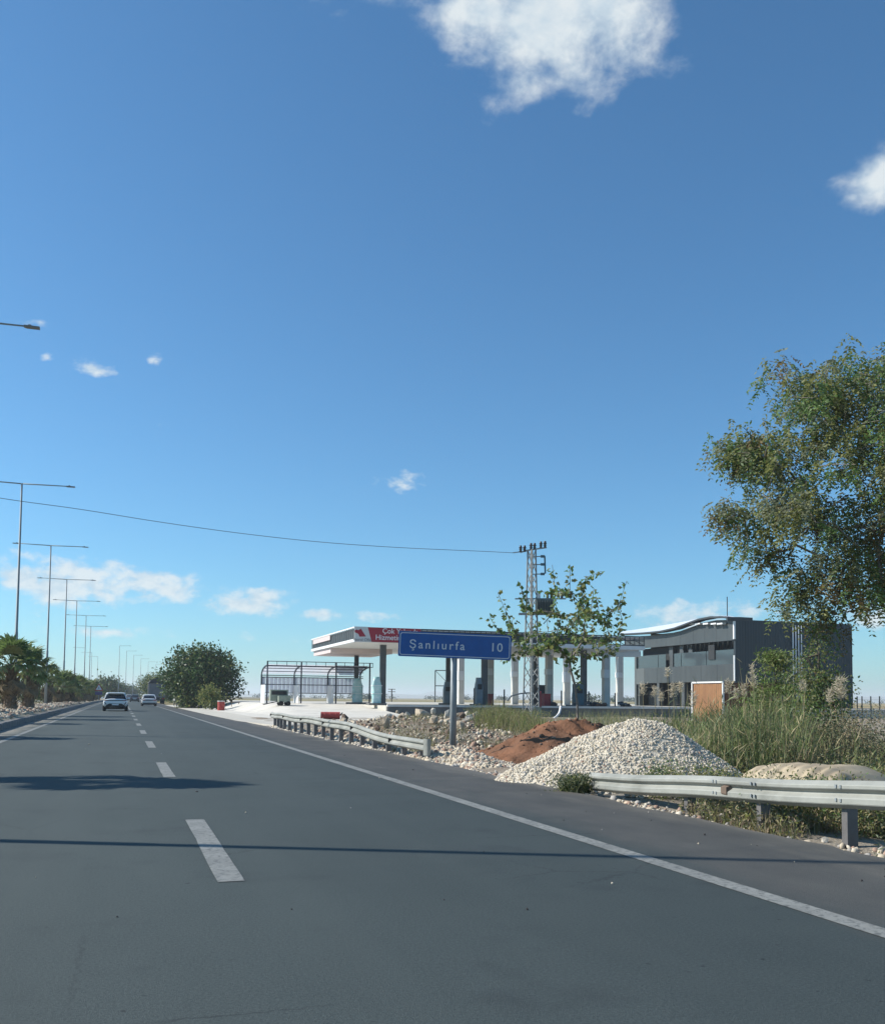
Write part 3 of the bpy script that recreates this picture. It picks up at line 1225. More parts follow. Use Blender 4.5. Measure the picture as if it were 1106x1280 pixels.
FR = [frond_mesh('frond', m, i, droop=d) for i, (m, d) in enumerate((('palm_green', .25), ('palm_green', .5), ('palm_olive', .35), ('palm_olive', .7)))]
FD = [frond_mesh('dead_frond', 'palm_dead', 11, droop=.9), frond_mesh('dead_frond', 'palm_dead', 12, droop=.6)]
TRUNK = []
for k in range(3):
    mb = MB()
    rr = random.Random(k)
    prof = [(.30, -.1), (.27, .15), (.22, .5), (.20, 1.), (.19, 1.6), (.20, 2.0), (.16, 2.25)]
    mb.lathe((0, 0, 0), prof, 12)
    for i in range(130):                                # stubs of cut leaf bases
        a, z = rr.random() * 2 * PI, .1 + rr.random() * 2.0
        d = Vector((math.cos(a), math.sin(a), 0))
        s = Vector((-d.y, d.x, 0))
        p = d * .19 + Vector((0, 0, z))
        t = d * (.32 + .08 * rr.random()) + Vector((0, 0, z + .22))
        mb.add([p - s * .05, p + s * .05, t + s * .02, t - s * .02, p + d * .03 - Vector((0, 0, .05))], [(0, 1, 2, 3), (0, 4, 1), (1, 4, 2), (4, 0, 3), (4, 3, 2)])
    TRUNK.append(mb.mesh('trunk', 'palm_trunk'))


def palm(x, y, h, label, n=30, seed=0, size=1., group='fan palms along the median', zb=.42):
    rr = random.Random(seed * 13 + 1)
    root = thing('fan_palm', label, 'palm tree', (x, y, zb), group)
    ht = max(.8, h - zb - 1.25 * size)
    t = link('trunk', TRUNK[seed % 3], root)
    t.scale = (size * 1.15, size * 1.15, ht / 2.2)
    t.rotation_euler = (0, 0, rr.random() * 6)
    for i in range(n):
        q = i / n
        az = i * 2.4 + rr.gauss(0, .2)
        elv = 1.35 - 1.75 * q ** 1.2 + rr.gauss(0, .12)
        me = FR[rr.choice((0, 0, 1, 2)) if q < .6 else rr.choice((1, 2, 3, 3))]
        o = link('frond', me, root, (0, 0, ht * .97 + .12 * (1 - q) * size))
        o.rotation_euler = (rr.gauss(0, .25), -elv, az)
        k = size * rr.uniform(.85, 1.12)
        o.scale = (k, k, k)
    for i in range(n // 3):
        o = link('dead_frond', FD[i % 2], root, (0, 0, ht * rr.uniform(.80, .95)))
        o.rotation_euler = (rr.gauss(0, .3), rr.uniform(.75, 1.25), rr.random() * 2 * PI)
        k = size * rr.uniform(.7, 1.0)
        o.scale = (k, k, k)
    return root


def palms():
    # two stand outside the left edge: their shadows lie on the road
    palm(-6.35, 18.0, 6.0, 'fan palm outside the left edge whose shadow lies across the road', 30, 1, .92)
    palm(-6.35, 32.4, 3.5, 'smaller fan palm on the median, outside the left edge', 26, 2, 1.0)
    palm(-6.5, 47.5, 3.6, 'fan palm on the median cut off by the left edge', 26, 9, 1.)
    sp = [(13, 50.5, 4.25, 1.15, 34, 'big fan palm at the left edge with tall upright fronds and a dark trunk'),
          (36, 58, 4.15, 1.1, 32, 'second big fan palm from the left, close before the second lamp pole'),
          (60, 85, 4.0, 1.1, 26, 'fan palm behind the second lamp pole with one long frond to the right')]
    for i, (px, d, h, sz, n, lb) in enumerate(sp):
        p = D(px, 880, d)
        palm(p.x, p.y, h, lb, n, 3 + i, sz)
    xs = [(74, 93), (82, 101), (90, 110), (98, 120), (104, 131), (110, 143), (115, 156), (119, 170), (123, 186)]
    nm = ['fourth', 'fifth', 'sixth', 'seventh', 'eighth', 'ninth', 'tenth', 'eleventh', 'twelfth']
    for i, (px, d) in enumerate(xs):
        p = D(px, 880, d)
        palm(p.x, p.y, 3.45 + .25 * math.sin(i * 2.3), nm[i] + ' fan palm from the left in the median row, among the low close-set crowns', 22, 20 + i, 1.12)
    # dark shrubs that fill the row behind the palms
    lbs = ['dark shrub between the two big palms', 'dark shrub beside the foot of the second lamp pole', 'dark shrub low behind the fourth palm', 'dark shrub low behind the sixth palm', 'dark shrub low behind the eighth palm', 'dark shrub at the far end of the palm row']
    for i, (px, d) in enumerate(((24, 66), (48, 84), (68, 94), (84, 108), (98, 126), (112, 154))):
        p = D(px, 880, d)
        z = .4
        tg = ellipsoid_targets(60, (p.x - 1.0, p.y + 1.2, z + 1.15), (1.2, 3.4, 1.15), .5, .3, 40 + i, z + .1)
        leafy_tree('median_shrub', lbs[i], 'shrub', [Vector((p.x - 1.0, p.y + 1.2, z)), Vector((p.x - 1.0, p.y + 1.2, z + .5))], tg, (.17, .5), ['mulberry_dark', 'leaf_green'], [.75, .25], .012, .08, 'bark', 'dark shrubs in the median row', 34, .30)


palms()


def warning_sign():
    p = D(123.5, 875, 132)
    z = .42
    root = thing('warning_sign', 'small red-bordered triangular warning sign on the median before the tallest single-arm lamp', 'road sign', (p.x, p.y, z))
    MB().tube([(p.x, p.y, z), (p.x, p.y, z + 2.2)], .035, 8).build('post', 'galvanised', root)

    def tri(h, y, m, nm):
        c = Vector((p.x, y, z + 1.85))
        mb = MB()
        mb.slab([c + Vector((-h * .62, 0, -h * .42)), c + Vector((h * .62, 0, -h * .42)), c + Vector((0, 0, h * .66))], (0, .012, 0))
        return mb.build(nm, m, root)
    tri(.95, p.y - .05, 'warn_red', 'border')
    tri(.66, p.y - .065, 'print_white', 'face')
    mb = MB()
    mb.slab([(p.x - .04, p.y - .071, z + 1.68), (p.x + .05, p.y - .071, z + 1.68), (p.x + .06, p.y - .071, z + 2.02), (p.x - .05, p.y - .071, z + 2.0)], (0, .005, 0))
    mb.build('symbol', 'print_grey', root)
    MB().box((p.x, p.y - .05, z + 1.12), (.95, .02, .45)).build('plate', 'plate_blue', root)


warning_sign()


# ------------------------------------------------------------------ guard rails
def rail_profile():
    # W-beam seen end on: (out, up)
    pr = [(.0, .155), (.012, .150), (.075, .108), (.082, .098), (.082, .068), (.075, .058), (.022, .026), (.016, .014), (.022, .002), (.075, -.034), (.082, -.045), (.082, -.098), (.075, -.110), (.012, -.150), (.0, -.155)]
    return pr


def beam_along(pts, name, root, z_of, x_out=-1, sub=1):
    pr = rail_profile()
    mb = MB()
    vs, fs = [], []
    for p, zc in pts:
        for a, b in pr:
            vs.append((p[0] + x_out * a * .8, p[1], zc + b * .84))
    m = len(pr)
    for i in range(len(pts) - 1):
        for k in range(m - 1):
            fs.append((i * m + k, (i + 1) * m + k, (i + 1) * m + k + 1, i * m + k + 1))
    # the back of the sheet, 4 mm behind, makes it a real sheet
    n = len(vs)
    vs2 = [(x - x_out * .004, y, z) for x, y, z in vs]
    fs2 = [tuple(n + q for q in reversed(f)) for f in fs]
    mb.add(vs + vs2, fs + fs2)
    return mb.build(name, 'rail_metal', root)


def c_post(mb, x, y, z0, z1, w=.12, d=.12):
    mb.b3((x, y - .004, z0), (x + d, y + .004, z1))
    mb.b3((x, y + .004, z0), (x + .008, y + w * .6, z1))
    mb.b3((x + d - .008, y + .004, z0), (x + d, y + w * .6, z1))


def guard_rails():
    # right: parallel to the road, sinks a little at the far end
    X = 6.42
    root = thing('guard_rail', 'nearer steel guard rail at the right edge, ending before the white gravel heap', 'guard rail', (X, 8, 0), 'guard rails on the right verge')

    def zc(y):
        return min(.50, .475 - .062 * (y - 6.82)) + .008 * math.sin(y * 2.1)
    edges = [12.45, 9.35, 5.3, 1.3, -2.7]
    for a, b in zip(edges[:-1], edges[1:]):
        pts = [((X + .012 * math.sin(y * 1.7), y), zc(y)) for y in np.linspace(a, b, 12)]
        beam_along(pts, 'beam', root, None)
    for i, y in enumerate((10.05, 8.66, 7.38, 5.8, 4.4, 3., 1.6)):
        mb = MB()
        c_post(mb, X + .03, y, -.5, zc(y) + .12)
        mb.build('post', 'rail_post', root)
    for y in (10.05, 8.66, 7.38, 9.35, 5.8):
        for s in (-1, 1):
            for dz in (.09, -.06):
                MB().box((X - .068, y + .03 * s, zc(y) + dz * .84), (.014, .022, .03)).build('bolt', 'galvanised', root)
    y = 9.2
    mb = MB()
    mb.slab([(X - .016, y, zc(y) + .05), (X - .075, y + .02, zc(y) + .02), (X - .075, y + .02, zc(y) - .05), (X - .05, y, zc(y) - .085)], (0, -.1, 0))
    mb.build('reflector', 'brown_rock', root)
    # left: a longer run, turned down towards the near end
    X0 = 6.2
    root = thing('guard_rail', 'farther steel guard rail with many close posts, bent down beside the blue sign', 'guard rail', (X0, 30, 0), 'guard rails on the right verge')

    def xz(y):
        t = (y - 19.9) / 24.
        return X0 + .08 * math.exp(-((y - 19.9) / 2.5)) + .25 * sstep(.75, 1, t), .25 + .24 * sstep(0, .42, t) + .02 * math.sin(y)
    edges = [19.9, 22.6, 26.6, 30.6, 34.6, 38.6, 43.6]
    for a, b in zip(edges[:-1], edges[1:]):
        pts = [((xz(y)[0], y), xz(y)[1]) for y in np.linspace(a, b, 14)]
        beam_along(pts, 'beam', root, None)
        mb = MB()
        yy = b - .1
        mb.box((xz(yy)[0] - .05, yy, xz(yy)[1]), (.07, .05, .1))
        mb.build('reflector', 'dark_plastic', root)
    y = 20.4
    while y < 43.5:
        x, z = xz(y)
        mb = MB()
        c_post(mb, x + .03, y, -.45, z + .10, .15)
        mb.build('post', 'rail_post', root)
        y += 1.33
    # the turned terminal
    x, z = xz(19.9)
    mb = MB()
    n = 9
    vs, fs = [], []
    for i in range(n):
        a = PI * i / (n - 1) * .95
        for zz in (.16, -.20):
            vs.append((x - .065 + .08 * (1 - math.cos(a)), 19.9 - .16 * math.sin(a), z + zz))
    mb.add(vs, [(2 * i, 2 * i + 1, 2 * i + 3, 2 * i + 2) for i in range(n - 1)])
    mb.build('terminal', 'rail_metal', root, smooth=True)
    # far rail before the roadside trees
    p0, p1 = D(217, 879, 124), D(236, 881, 106)
    root = thing('guard_rail', 'far short guard rail curving in front of the roadside trees', 'guard rail', (p0.x, p0.y, 0), 'guard rails on the right verge')
    pts = []
    for i in range(13):
        t = i / 12
        p = p0.lerp(p1, t)
        pts.append(((p.x + .6 * t * t, p.y), .78 - .35 * t * t))
    beam_along(pts, 'beam', root, None)
    for i in range(0, 13, 2):
        mb = MB()
        c_post(mb, pts[i][0][0] + .03, pts[i][0][1], -.2, pts[i][1])
        mb.build('post', 'rail_post', root)


guard_rails()


# ------------------------------------------------------------------ direction sign
def direction_sign():
    dd = 24.6
    b = D(566, 931, dd)
    c = D(566.5, 807, dd)
    w, h = 141 * dd / F / math.cos(rad(4)), 31.5 * dd / F
    root = thing('direction_sign', 'blue road sign reading Şanlıurfa 10 on a single grey post', 'road sign', (b.x, b.y, 0), rz=rad(-YAW + 3))
    zc = c.z
    post = MB()
    post.tube([(0, .09, b.z - .5), (.02, .09, zc + h * .42)], [.088, .082], 14)
    post.part('post', 'galvanised', root, smooth=True)
    tilt = .028

    def rr(hw, hh, r, n=6):
        o = []
        for sx, sz, a0 in ((1, -1, -90), (1, 1, 0), (-1, 1, 90), (-1, -1, 180)):
            for i in range(n + 1):
                a = rad(a0 + 90 * i / n)
                o.append((sx * (hw - r) + r * math.cos(a), sz * (hh - r) + r * math.sin(a)))
        return o
    Rt = Matrix.Rotation(tilt, 4, 'Y')
    T = Matrix.Translation((0.03, 0, zc)) @ Rt

    def plate(nm, hw, hh, r, y, th, m):
        mb = MB()
        mb.slab([T @ Vector((x, y, z)) for x, z in rr(hw, hh, r)], (0, th, 0))
        return mb.part(nm, m, root)
    plate('board', w / 2, h / 2, .04, 0, .03, 'sign_blue')
    # border as a ring
    o_, i_ = rr(w / 2 - .035, h / 2 - .035, .06), rr(w / 2 - .053, h / 2 - .053, .048)
    n = len(o_)
    mb = MB()
    vs = [T @ Vector((x, -.004, z)) for x, z in o_] + [T @ Vector((x, -.004, z)) for x, z in i_]
    mb.add(vs, [(k, (k + 1) % n, n + (k + 1) % n, n + k) for k in range(n)])
    mb.part('border', 'sign_white', root)
    mb = MB()
    for z in (-.18, .18):
        mb.box(T @ Vector((0, .05, z)), (w * .9, .04, .05), Rt.to_3x3())
    mb.part('rail', 'sign_back', root)
    for txt, px, al, sp, sz in (('Şanlıurfa', 545.5, 'CENTER', 1.30, .30), ('10', 620, 'CENTER', 1.15, .31)):
        x = (px - 566.5) * dd / F
        M = T @ Matrix.Translation((x - .03, -.006, -.015)) @ Matrix.Rotation(PI / 2, 4, 'X')
        text_mesh('lettering', txt, sz, root, M, 'sign_white', .003, sp)


direction_sign()

# =================================================================== HEAPS AND ROCKS


def heap_h(peaks, slope, x, y):
    best = -1.
    for (qx, qy, qz) in peaks:
        d = math.hypot(x - qx, y - qy)
        hgt = qz - slope * (math.sqrt(d * d + .09) - .3)
        best = max(best, hgt)
    return best


def heap(name, label, peaks, slope, base_z, m, sizes, n, mats, weights, mnoise=.05, cat='heap', pitch=.12):
    xs = [p[0] for p in peaks]
    ys = [p[1] for p in peaks]
    R_ = max(p[2] - base_z for p in peaks) / slope + .6
    x0, x1, y0, y1 = min(xs) - R_, max(xs) + R_, min(ys) - R_, max(ys) + R_
    c = Vector((sum(xs) / len(xs), sum(ys) / len(ys), base_z))
    root = thing(name, label, cat, c)
    nx, ny = int((x1 - x0) / pitch), int((y1 - y0) / pitch)

    def H(x, y):
        return heap_h(peaks, slope, x, y) + mnoise * noise.fractal(Vector((x * 1.7, y * 1.7, 1)), 1., 2., 4)
    V, Fq, ok = [], [], {}
    Z = [[H(x0 + (x1 - x0) * i / nx, y0 + (y1 - y0) * j / ny) for i in range(nx + 1)] for j in range(ny + 1)]

    def vid(i, j):
        if (i, j) not in ok:
            ok[(i, j)] = len(V)
            V.append((x0 + (x1 - x0) * i / nx - c.x, y0 + (y1 - y0) * j / ny - c.y, max(Z[j][i], base_z - .15) - c.z))
        return ok[(i, j)]
    for j in range(ny):
        for i in range(nx):
            if max(Z[j][i], Z[j][i + 1], Z[j + 1][i], Z[j + 1][i + 1]) > base_z - .12:
                Fq.append((vid(i, j), vid(i + 1, j), vid(i + 1, j + 1), vid(i, j + 1)))
    link('mound', mesh_np('mound', V, Fq, m, smooth=True), root)
    pos, sz = [], []
    rr = random.Random(len(name) + n)
    tries = 0
    while len(pos) < n and tries < n * 20:
        tries += 1
        x, y = rr.uniform(x0, x1), rr.uniform(y0, y1)
        h = H(x, y)
        lim = base_z - .02 - (.10 * rr.random() ** 3)
        if h > lim:
            pos.append((x - c.x, y - c.y, max(h, base_z + .0) - c.z + .004))
            sz.append(max(.006, rr.gammavariate(3, sizes / 3)))
    if n:
        tag(link('stones', stones_mesh('stones', pos, sz, mats, weights), root), kind='stuff')
    return root


def hp(px, py, d):
    p = D(px, py, d)
    return (p.x, p.y, p.z)


heap('gravel_heap', 'large heap of white crushed stone behind the end of the nearer guard rail',
     [hp(812, 902, 16.2), hp(796, 899, 16.2), hp(778, 903, 16.2), hp(745, 917, 16.1), hp(715, 930, 16.0), hp(690, 942, 15.8), hp(672, 951, 15.6), hp(705, 955, 15.3), hp(745, 945, 15.4)], .70, -.12, 'gravel_white', .0135, 30000,
     ['gravel_white', 'gravel_cream', 'gravel_grey', 'gravel_pink'], [.62, .26, .09, .03], .03, 'gravel heap', .09)
heap('small_gravel_heap', 'low pile of cream gravel at the foot of the blue sign post',
     [hp(556, 934, 21.8), hp(576, 938, 21.0), hp(592, 948, 20.0), hp(603, 954, 19.2)], .42, -.10, 'gravel_cream', .026, 6500,
     ['gravel_cream', 'gravel_white', 'gravel_pink', 'gravel_grey'], [.5, .2, .18, .12], .04, 'gravel heap', .1)
heap('soil_mound', 'mound of bare red earth around the foot of the young tree',
     [hp(712, 897, 26), hp(690, 906, 25.4), hp(740, 904, 26.2), hp(676, 919, 24.6), hp(765, 908, 26.8)], .50, -.25, 'red_soil', .03, 500,
     ['red_soil', 'brown_rock', 'gravel_pink'], [.6, .25, .15], .17, 'soil mound', .12)


def berm():
    # rutted ridge of pale dried earth behind the rail
    a, b = D(926, 962, 14.2), D(1180, 978, 11.6)
    t = (b - a)
    t.z = 0
    L = t.length
    t.normalize()
    n = Vector((-t.y, t.x, 0))
    V, Fq = [], []
    nu, nv = 150, 22
    for j in range(nv + 1):
        for i in range(nu + 1):
            u, v = i / nu * L, j / nv * 2 - 1           # v<0: side towards the road
            e = sstep(0, .5, u) 
            prof = max(0, 1 - abs(v) ** 2.6)
            w = u * 2 * PI / .17 + 5 * noise.noise(Vector((u * .9, 3, 0))) + v * 2.6 + 1.5 * noise.noise(Vector((u * 2.5, v * 2, 5)))
            rut = (.5 + .5 * math.sin(w)) ** .7 * max(0, -v) * (1 - max(0, -v)) * 4
            z = e * prof * (.50 + .05 * noise.noise(Vector((u * .7, 0, 0)))) + .06 * rut * e * (.6 + .7 * noise.noise(Vector((u * 1.1, 8, 0)))) + .04 * noise.fractal(Vector((u * 3, v * 3, 2)), 1., 2., 3)
            p = a + t * u + n * (v * .85 if v < 0 else v * 2.0)
            e2 = sstep(0, .45, u) * sstep(0, 1.6, L - u) * min(1, prof * 2.2)
            g = min(-.12, ground_z(p.x, p.y)) - .15
            V.append((p.x, p.y, g + (-.16 + .22 * min(1, u / 3.) * prof + z - g) * e2))
    Fq = [(j * (nu + 1) + i, j * (nu + 1) + i + 1, (j + 1) * (nu + 1) + i + 1, (j + 1) * (nu + 1) + i) for j in range(nv) for i in range(nu)]
    V = np.array(V)
    o = link('earth_berm', mesh_np('earth_berm', V - np.array([a.x, a.y, 0]), Fq, 'berm_soil', smooth=True), None, (a.x, a.y, 0))
    tag(o, 'low berm of pale dried earth with a ribbed side behind the nearer guard rail', 'earth berm')


berm()


def rocks():
    spec = []
    big = [(555, 905, 40, .95, 'limestone', 'large cream boulder lying left of the blue sign post'),
           (541, 903, 41, .6, 'brown_rock', 'brown boulder against the large cream boulder'),
           (527, 893, 47, .85, 'limestone', 'grey rounded boulder on top of the rubble bank'),
           (587, 899, 40, .55, 'limestone_pale', 'white flat rock right of the blue sign post'),
           (591, 908, 38, .60, 'brown_rock', 'dark brown rock under the white flat rock'),
           (579, 909, 38, .35, 'brown_rock', 'small brown rock beside the sign post'),
           (487, 897, 50, .55, 'limestone_pale', 'pale rock below the corner of the retaining wall'),
           (503, 897, 48, .55, 'limestone', 'tilted cream rock near the wall corner')]
    for i, (px, py, d, s, m, lb) in enumerate(big):
        p = D(px, py, d)
        el = (1.25, .8, .62) if i not in (0, 3) else (1.5, .8, .55)
        me = rock_mesh('boulder', m, 30 + i, 2, el)
        o = link('boulder', me, None, p)
        o.scale = (s * .62,) * 3
        o.rotation_euler = (random.gauss(0, .15), -.35 if i == 0 else random.gauss(0, .2), random.uniform(0, 1) if i else -.2)
        tag(o, lb, 'rock', 'boulders of the rubble bank')
    protos = [rock_mesh('rock', m, 60 + i, 1, (1.1, .9, .7)) for i, m in enumerate(('limestone', 'limestone_pale', 'brown_rock', 'limestone', 'limestone_pale'))]
    rr = random.Random(5)
    for i in range(46):
        px = rr.uniform(428, 612)
        py = 886 + 22 * rr.random() + (px < 480) * 4
        d = rr.uniform(33, 50)
        p = D(px, py, d)
        z = ground_z(p.x, p.y)
        p = Vector((p.x, p.y, max(z, min(p.z, z + .35))))
        o = link('rock', protos[i % 5], None, p)
        s = rr.uniform(.09, .24)
        o.scale = (s * rr.uniform(.8, 1.4), s, s)
        o.rotation_euler = (rr.random() * 6, rr.random() * 6, rr.random() * 6)
        tag(o, 'broken limestone rock among the rubble between the farther guard rail and the wall', 'rock', 'loose rocks of the rubble bank')
    n = 4200
    px = rng.uniform(395, 640, n)
    pos = []
    for q in px:
        d = rng.uniform(24, 56)
        p = D(q, 900, d)
        pos.append((p.x, p.y, ground_z(p.x, p.y) + .02))
    pos = np.array(pos)
    pos = pos[pos[:, 0] > 6.3]
    sz = rng.gamma(1.6, .022, len(pos)) + .012
    tag(link('rubble', stones_mesh('rubble', pos, sz, ['gravel_cream', 'gravel_white', 'gravel_pink', 'brown_rock'], [.34, .16, .26, .24])), kind='stuff')
    # stones lying along the edge of the asphalt
    n = 5200
    y = 3 + 42 * rng.random(n) ** 1.4
    x = 5.98 + np.abs(rng.normal(0, .22, n)) + .12 * np.sin(y * 1.3)
    pos = np.stack([x, y, np.array([ground_z(a, b) for a, b in zip(x, y)]) + .01], 1)
    tag(link('verge_gravel', stones_mesh('verge_gravel', pos, rng.gamma(2, .009, n) + .007, ['gravel_cream', 'gravel_grey', 'gravel_pink', 'gravel_white'], [.35, .35, .15, .15])), kind='stuff')
    n = 2500
    y = 18 + 26 * rng.random(n)
    x = 6.0 + np.abs(rng.normal(.35, .35, n))
    pos = np.stack([x, y, np.array([ground_z(a, b) for a, b in zip(x, y)]) + .02], 1)
    tag(link('rail_gravel', stones_mesh('rail_gravel', pos, rng.gamma(2, .014, n) + .01, ['gravel_white', 'gravel_cream', 'gravel_grey'], [.5, .3, .2])), kind='stuff')
    n = 70
    y = 3.5 + 26 * rng.random(n) ** 1.5
    x = np.where(rng.random(n) < .7, 4.2 + 1.7 * rng.random(n) ** .5, rng.uniform(-3., 4.2, n))
    tag(link('road_grit', stones_mesh('road_grit', np.stack([x, y, np.full(n, .004)], 1), rng.gamma(2, .0025, n) + .003, ['gravel_cream', 'gravel_grey', 'junk_dark'], [.2, .3, .5])), kind='stuff')
    # white stones under the nearer rail
    wp = [(692, 985, .07), (702, 987, .08), (713, 988, .07), (722, 986, .06), (733, 988, .09), (742, 987, .09), (752, 990, .08), (760, 988, .07), (770, 986, .06), (784, 994, .08), (793, 995, .10), (803, 996, .09),
          (868, 1013, .075), (902, 1020, .10), (958, 1029, .075), (1030, 1047, .06), (935, 1027, .06), (1000, 1012, .07), (922, 1000, .055)]
    st = [rock_mesh('white_stone', 'limestone_pale', 80 + i, 1, (1.2, .9, .75)) for i in range(4)]
    wl = ['leftmost white stone below the weed tuft', 'white stone left of the weed tuft', 'white stone just under the weed tuft', 'small white stone under the weed tuft', 'white stone right under the weed tuft', 'paired white stone under the rail end', 'white stone below the rail end', 'white stone right of the rail end', 'small white stone behind the rail end', 'first of three white stones before the first rail post', 'largest white stone of three before the first rail post', 'third of three white stones before the first rail post',
          'white stone beside the first rail post', 'pale yellowish stone between the first and second rail posts', 'white stone leaning at the second rail post', 'flat white stone left of the third rail post', 'small white stone left of the second rail post', 'white stone in the weeds between the second and third posts', 'white stone hanging high in the weeds left of the second post']
    for i, (px, py, s) in enumerate(wp):
        p = P(px, py, -.02)
        o = link('white_stone', st[i % 4], None, (p.x, p.y, max(ground_z(p.x, p.y), -.12) + s * .35))
        o.scale = (s * .9, s * .8, s * .8)
        o.rotation_euler = (rr.gauss(0, .3), rr.gauss(0, .3), rr.random() * 6)
        tag(o, wl[i], 'stone', 'white stones under the guard rail')


rocks()

# =================================================================== FILLING STATION


def canopy():
    c0 = D(443, 802, 72)                    # near left lower corner of the fascia
    Y = c0.y
    zb, zt = c0.z, onY(443, 783, Y).z
    xr = onY(806, 810, Y).x
    far = onX(389, 808, c0.x)
    dep = far.y - Y
    x0 = c0.x
    root = thing('station_canopy', 'long white and red filling station canopy under construction behind the blue sign', 'canopy', (x0, Y, PZ))
    # soffit: sheet by sheet
    n = 9
    for i in range(n):
        a, b = x0 + .03 + (xr - x0 - .06) * i / n, x0 + .03 + (xr - x0 - .06) * (i + 1) / n
        MB().b3((a + .01, Y + .06, zb - .02), (b - .01, Y + dep - .06, zb + .05)).build('soffit_sheet', 'white_sheet', root)
    # lower step of the soffit at the far left
    MB().b3((x0 + .2, Y + dep * .55, zb - .42), (x0 + 5.6, Y + dep - .3, zb - .03)).build('soffit_drop', 'pink_sheet', root)
    # front fascia
    xa = onY(460.5, 790, Y).x
    xb = onY(526, 790, Y).x
    sl = (zt - zb) * .62
    mb = MB()
    mb.slab([(x0, Y, zb), (xa + sl, Y, zb), (xa, Y, zt), (x0, Y, zt)], (0, .06, 0))
    mb.build('white_fascia', 'fascia_white', root)
    mb = MB()
    mb.slab([(xa + sl - .45, Y - .012, zb + .02), (xb, Y - .012, zb + .02), (xb, Y - .012, zt - .02), (xa - .05, Y - .012, zt - .02)], (0, .06, 0))
    mb.build('red_fascia', 'fascia_red', root)
    # unclad part: lattice frame
    zf0, zf1 = zb + .35, zt
    mb = MB()
    for z in (zf0, (zf0 + zf1) / 2, zf1 - .05):
        mb.beam((xb + .05, Y + .1, z), (xr, Y + .1, z), .08)
    mb.beam((xb + .05, Y + 2.2, zf1 - .06), (xr, Y + 2.2, zf1 - .06), .1)
    mb.build('frame_chord', 'dark_steel', root)
    k = 44
    mb = MB()
    for i in range(k + 1):
        x = xb + .1 + (xr - xb - .15) * i / k
        mb.beam((x, Y + .1, zf0), (x, Y + .1, zf1 - .05), .05)
        if i % 2 == 0:
            mb.beam((x, Y + .1, zf0), (x, Y + 2.2, zf1 - .06), .04)
    tag(mb.build('frame_post', 'dark_steel', root), kind='stuff')
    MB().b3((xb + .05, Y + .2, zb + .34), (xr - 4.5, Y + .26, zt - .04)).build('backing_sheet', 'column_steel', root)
    mb = MB()
    mb.b3((xb + .02, Y + .02, zb), (xr, Y + .12, zb + .30))
    mb.build('soffit_edge', 'white_sheet', root)
    # left end: frame with louvres, white lower lip
    mb = MB()
    mb.slab([(x0, Y + .08, zb), (x0, Y + dep, zb), (x0, Y + dep, zb + .22), (x0, Y + .08, zb + .22)], (.06, 0, 0))
    mb.build('end_lip', 'white_sheet', root)
    mb = MB()
    mb.slab([(x0 - .02, Y + .08, zt - .10), (x0 - .02, Y + dep, zt - .10), (x0 - .02, Y + dep, zt), (x0 - .02, Y + .08, zt)], (.09, 0, 0))
    mb.build('end_cap_strip', 'white_sheet', root)
    mb = MB()
    mb.b3((x0 + .14, Y + .1, zb + .22), (x0 + .2, Y + dep, zt - .12))
    mb.build('end_backing', 'column_steel', root)
    for i in range(26):
        y = Y + .2 + (dep - .3) * i / 25
        mb = MB()
        mb.b3((x0 + .05, y - .02, zb + .225), (x0 + .11, y + .02, zt - .105))
        mb.build('end_slat', 'galvanised', root)
    mb = MB()
    mb.b3((x0 + .01, Y + dep * .52, zb + .62), (x0 + .045, Y + dep - .8, zt - .12))
    mb.build('end_sheet', 'pink_sheet', root)
    # top sheet
    MB().b3((x0 + .1, Y + .1, zt - .16), (xr, Y + dep, zt - .11)).build('roof_sheet', 'fascia_white', root)
    # lettering
    def txt(s, px, py, hgt, m, y=-.02):
        p = onY(px, py, Y)
        M = Matrix.Translation(Vector((p.x, Y + y, p.z)) - root.location) @ Matrix.Rotation(PI / 2, 4, 'X')
        text_mesh('lettering', s, hgt, root, M, m, .004, 1.)
    txt('Çok Yakında', 500.5, 789.6, .55, 'print_white')
    txt('Hizmetinizdeyiz', 497, 797.6, .55, 'print_white')
    txt('Petrol Ofisi', 453, 799.7, .31, 'print_grey', -.008)
    # red emblem beside the white wedge
    pts = [(441.5, 788.0), (444.2, 786.8), (446.5, 787.6), (449.5, 785.6), (455.8, 795.4), (447.8, 795.6), (446.6, 792.4), (444.4, 791.0), (442.4, 790.6)]
    mb = MB()
    mb.slab([onY(a + 1.6, b + .2, Y - .015) for a, b in pts], (0, .012, 0))
    mb.build('emblem', 'fascia_red', root)
    # columns
    for px, yy in ((478, Y + 2.9), (605, Y + 2.9), (729, Y + 2.9), (445, Y + dep - 3.4), (559.5, Y + dep - 3.4), (668.5, Y + dep - 3.4)):
        p = onY(px, 860, yy)
        hw = .20 if yy < Y + 4 else .16
        mb = MB()
        mb.b3((p.x - hw, yy - hw, PZ), (p.x + hw, yy + hw, zb - .02))
        for s in (-1, 1):
            mb.b3((p.x + s * hw - .03, yy - hw - .012, PZ), (p.x + s * hw + .03, yy - hw, zb - .03))
        mb.build('column', 'column_steel', root)
    return Y, dep, zb, zt, x0, xr


CY0, CDEP, CZB, CZT, CX0, CXR = canopy()


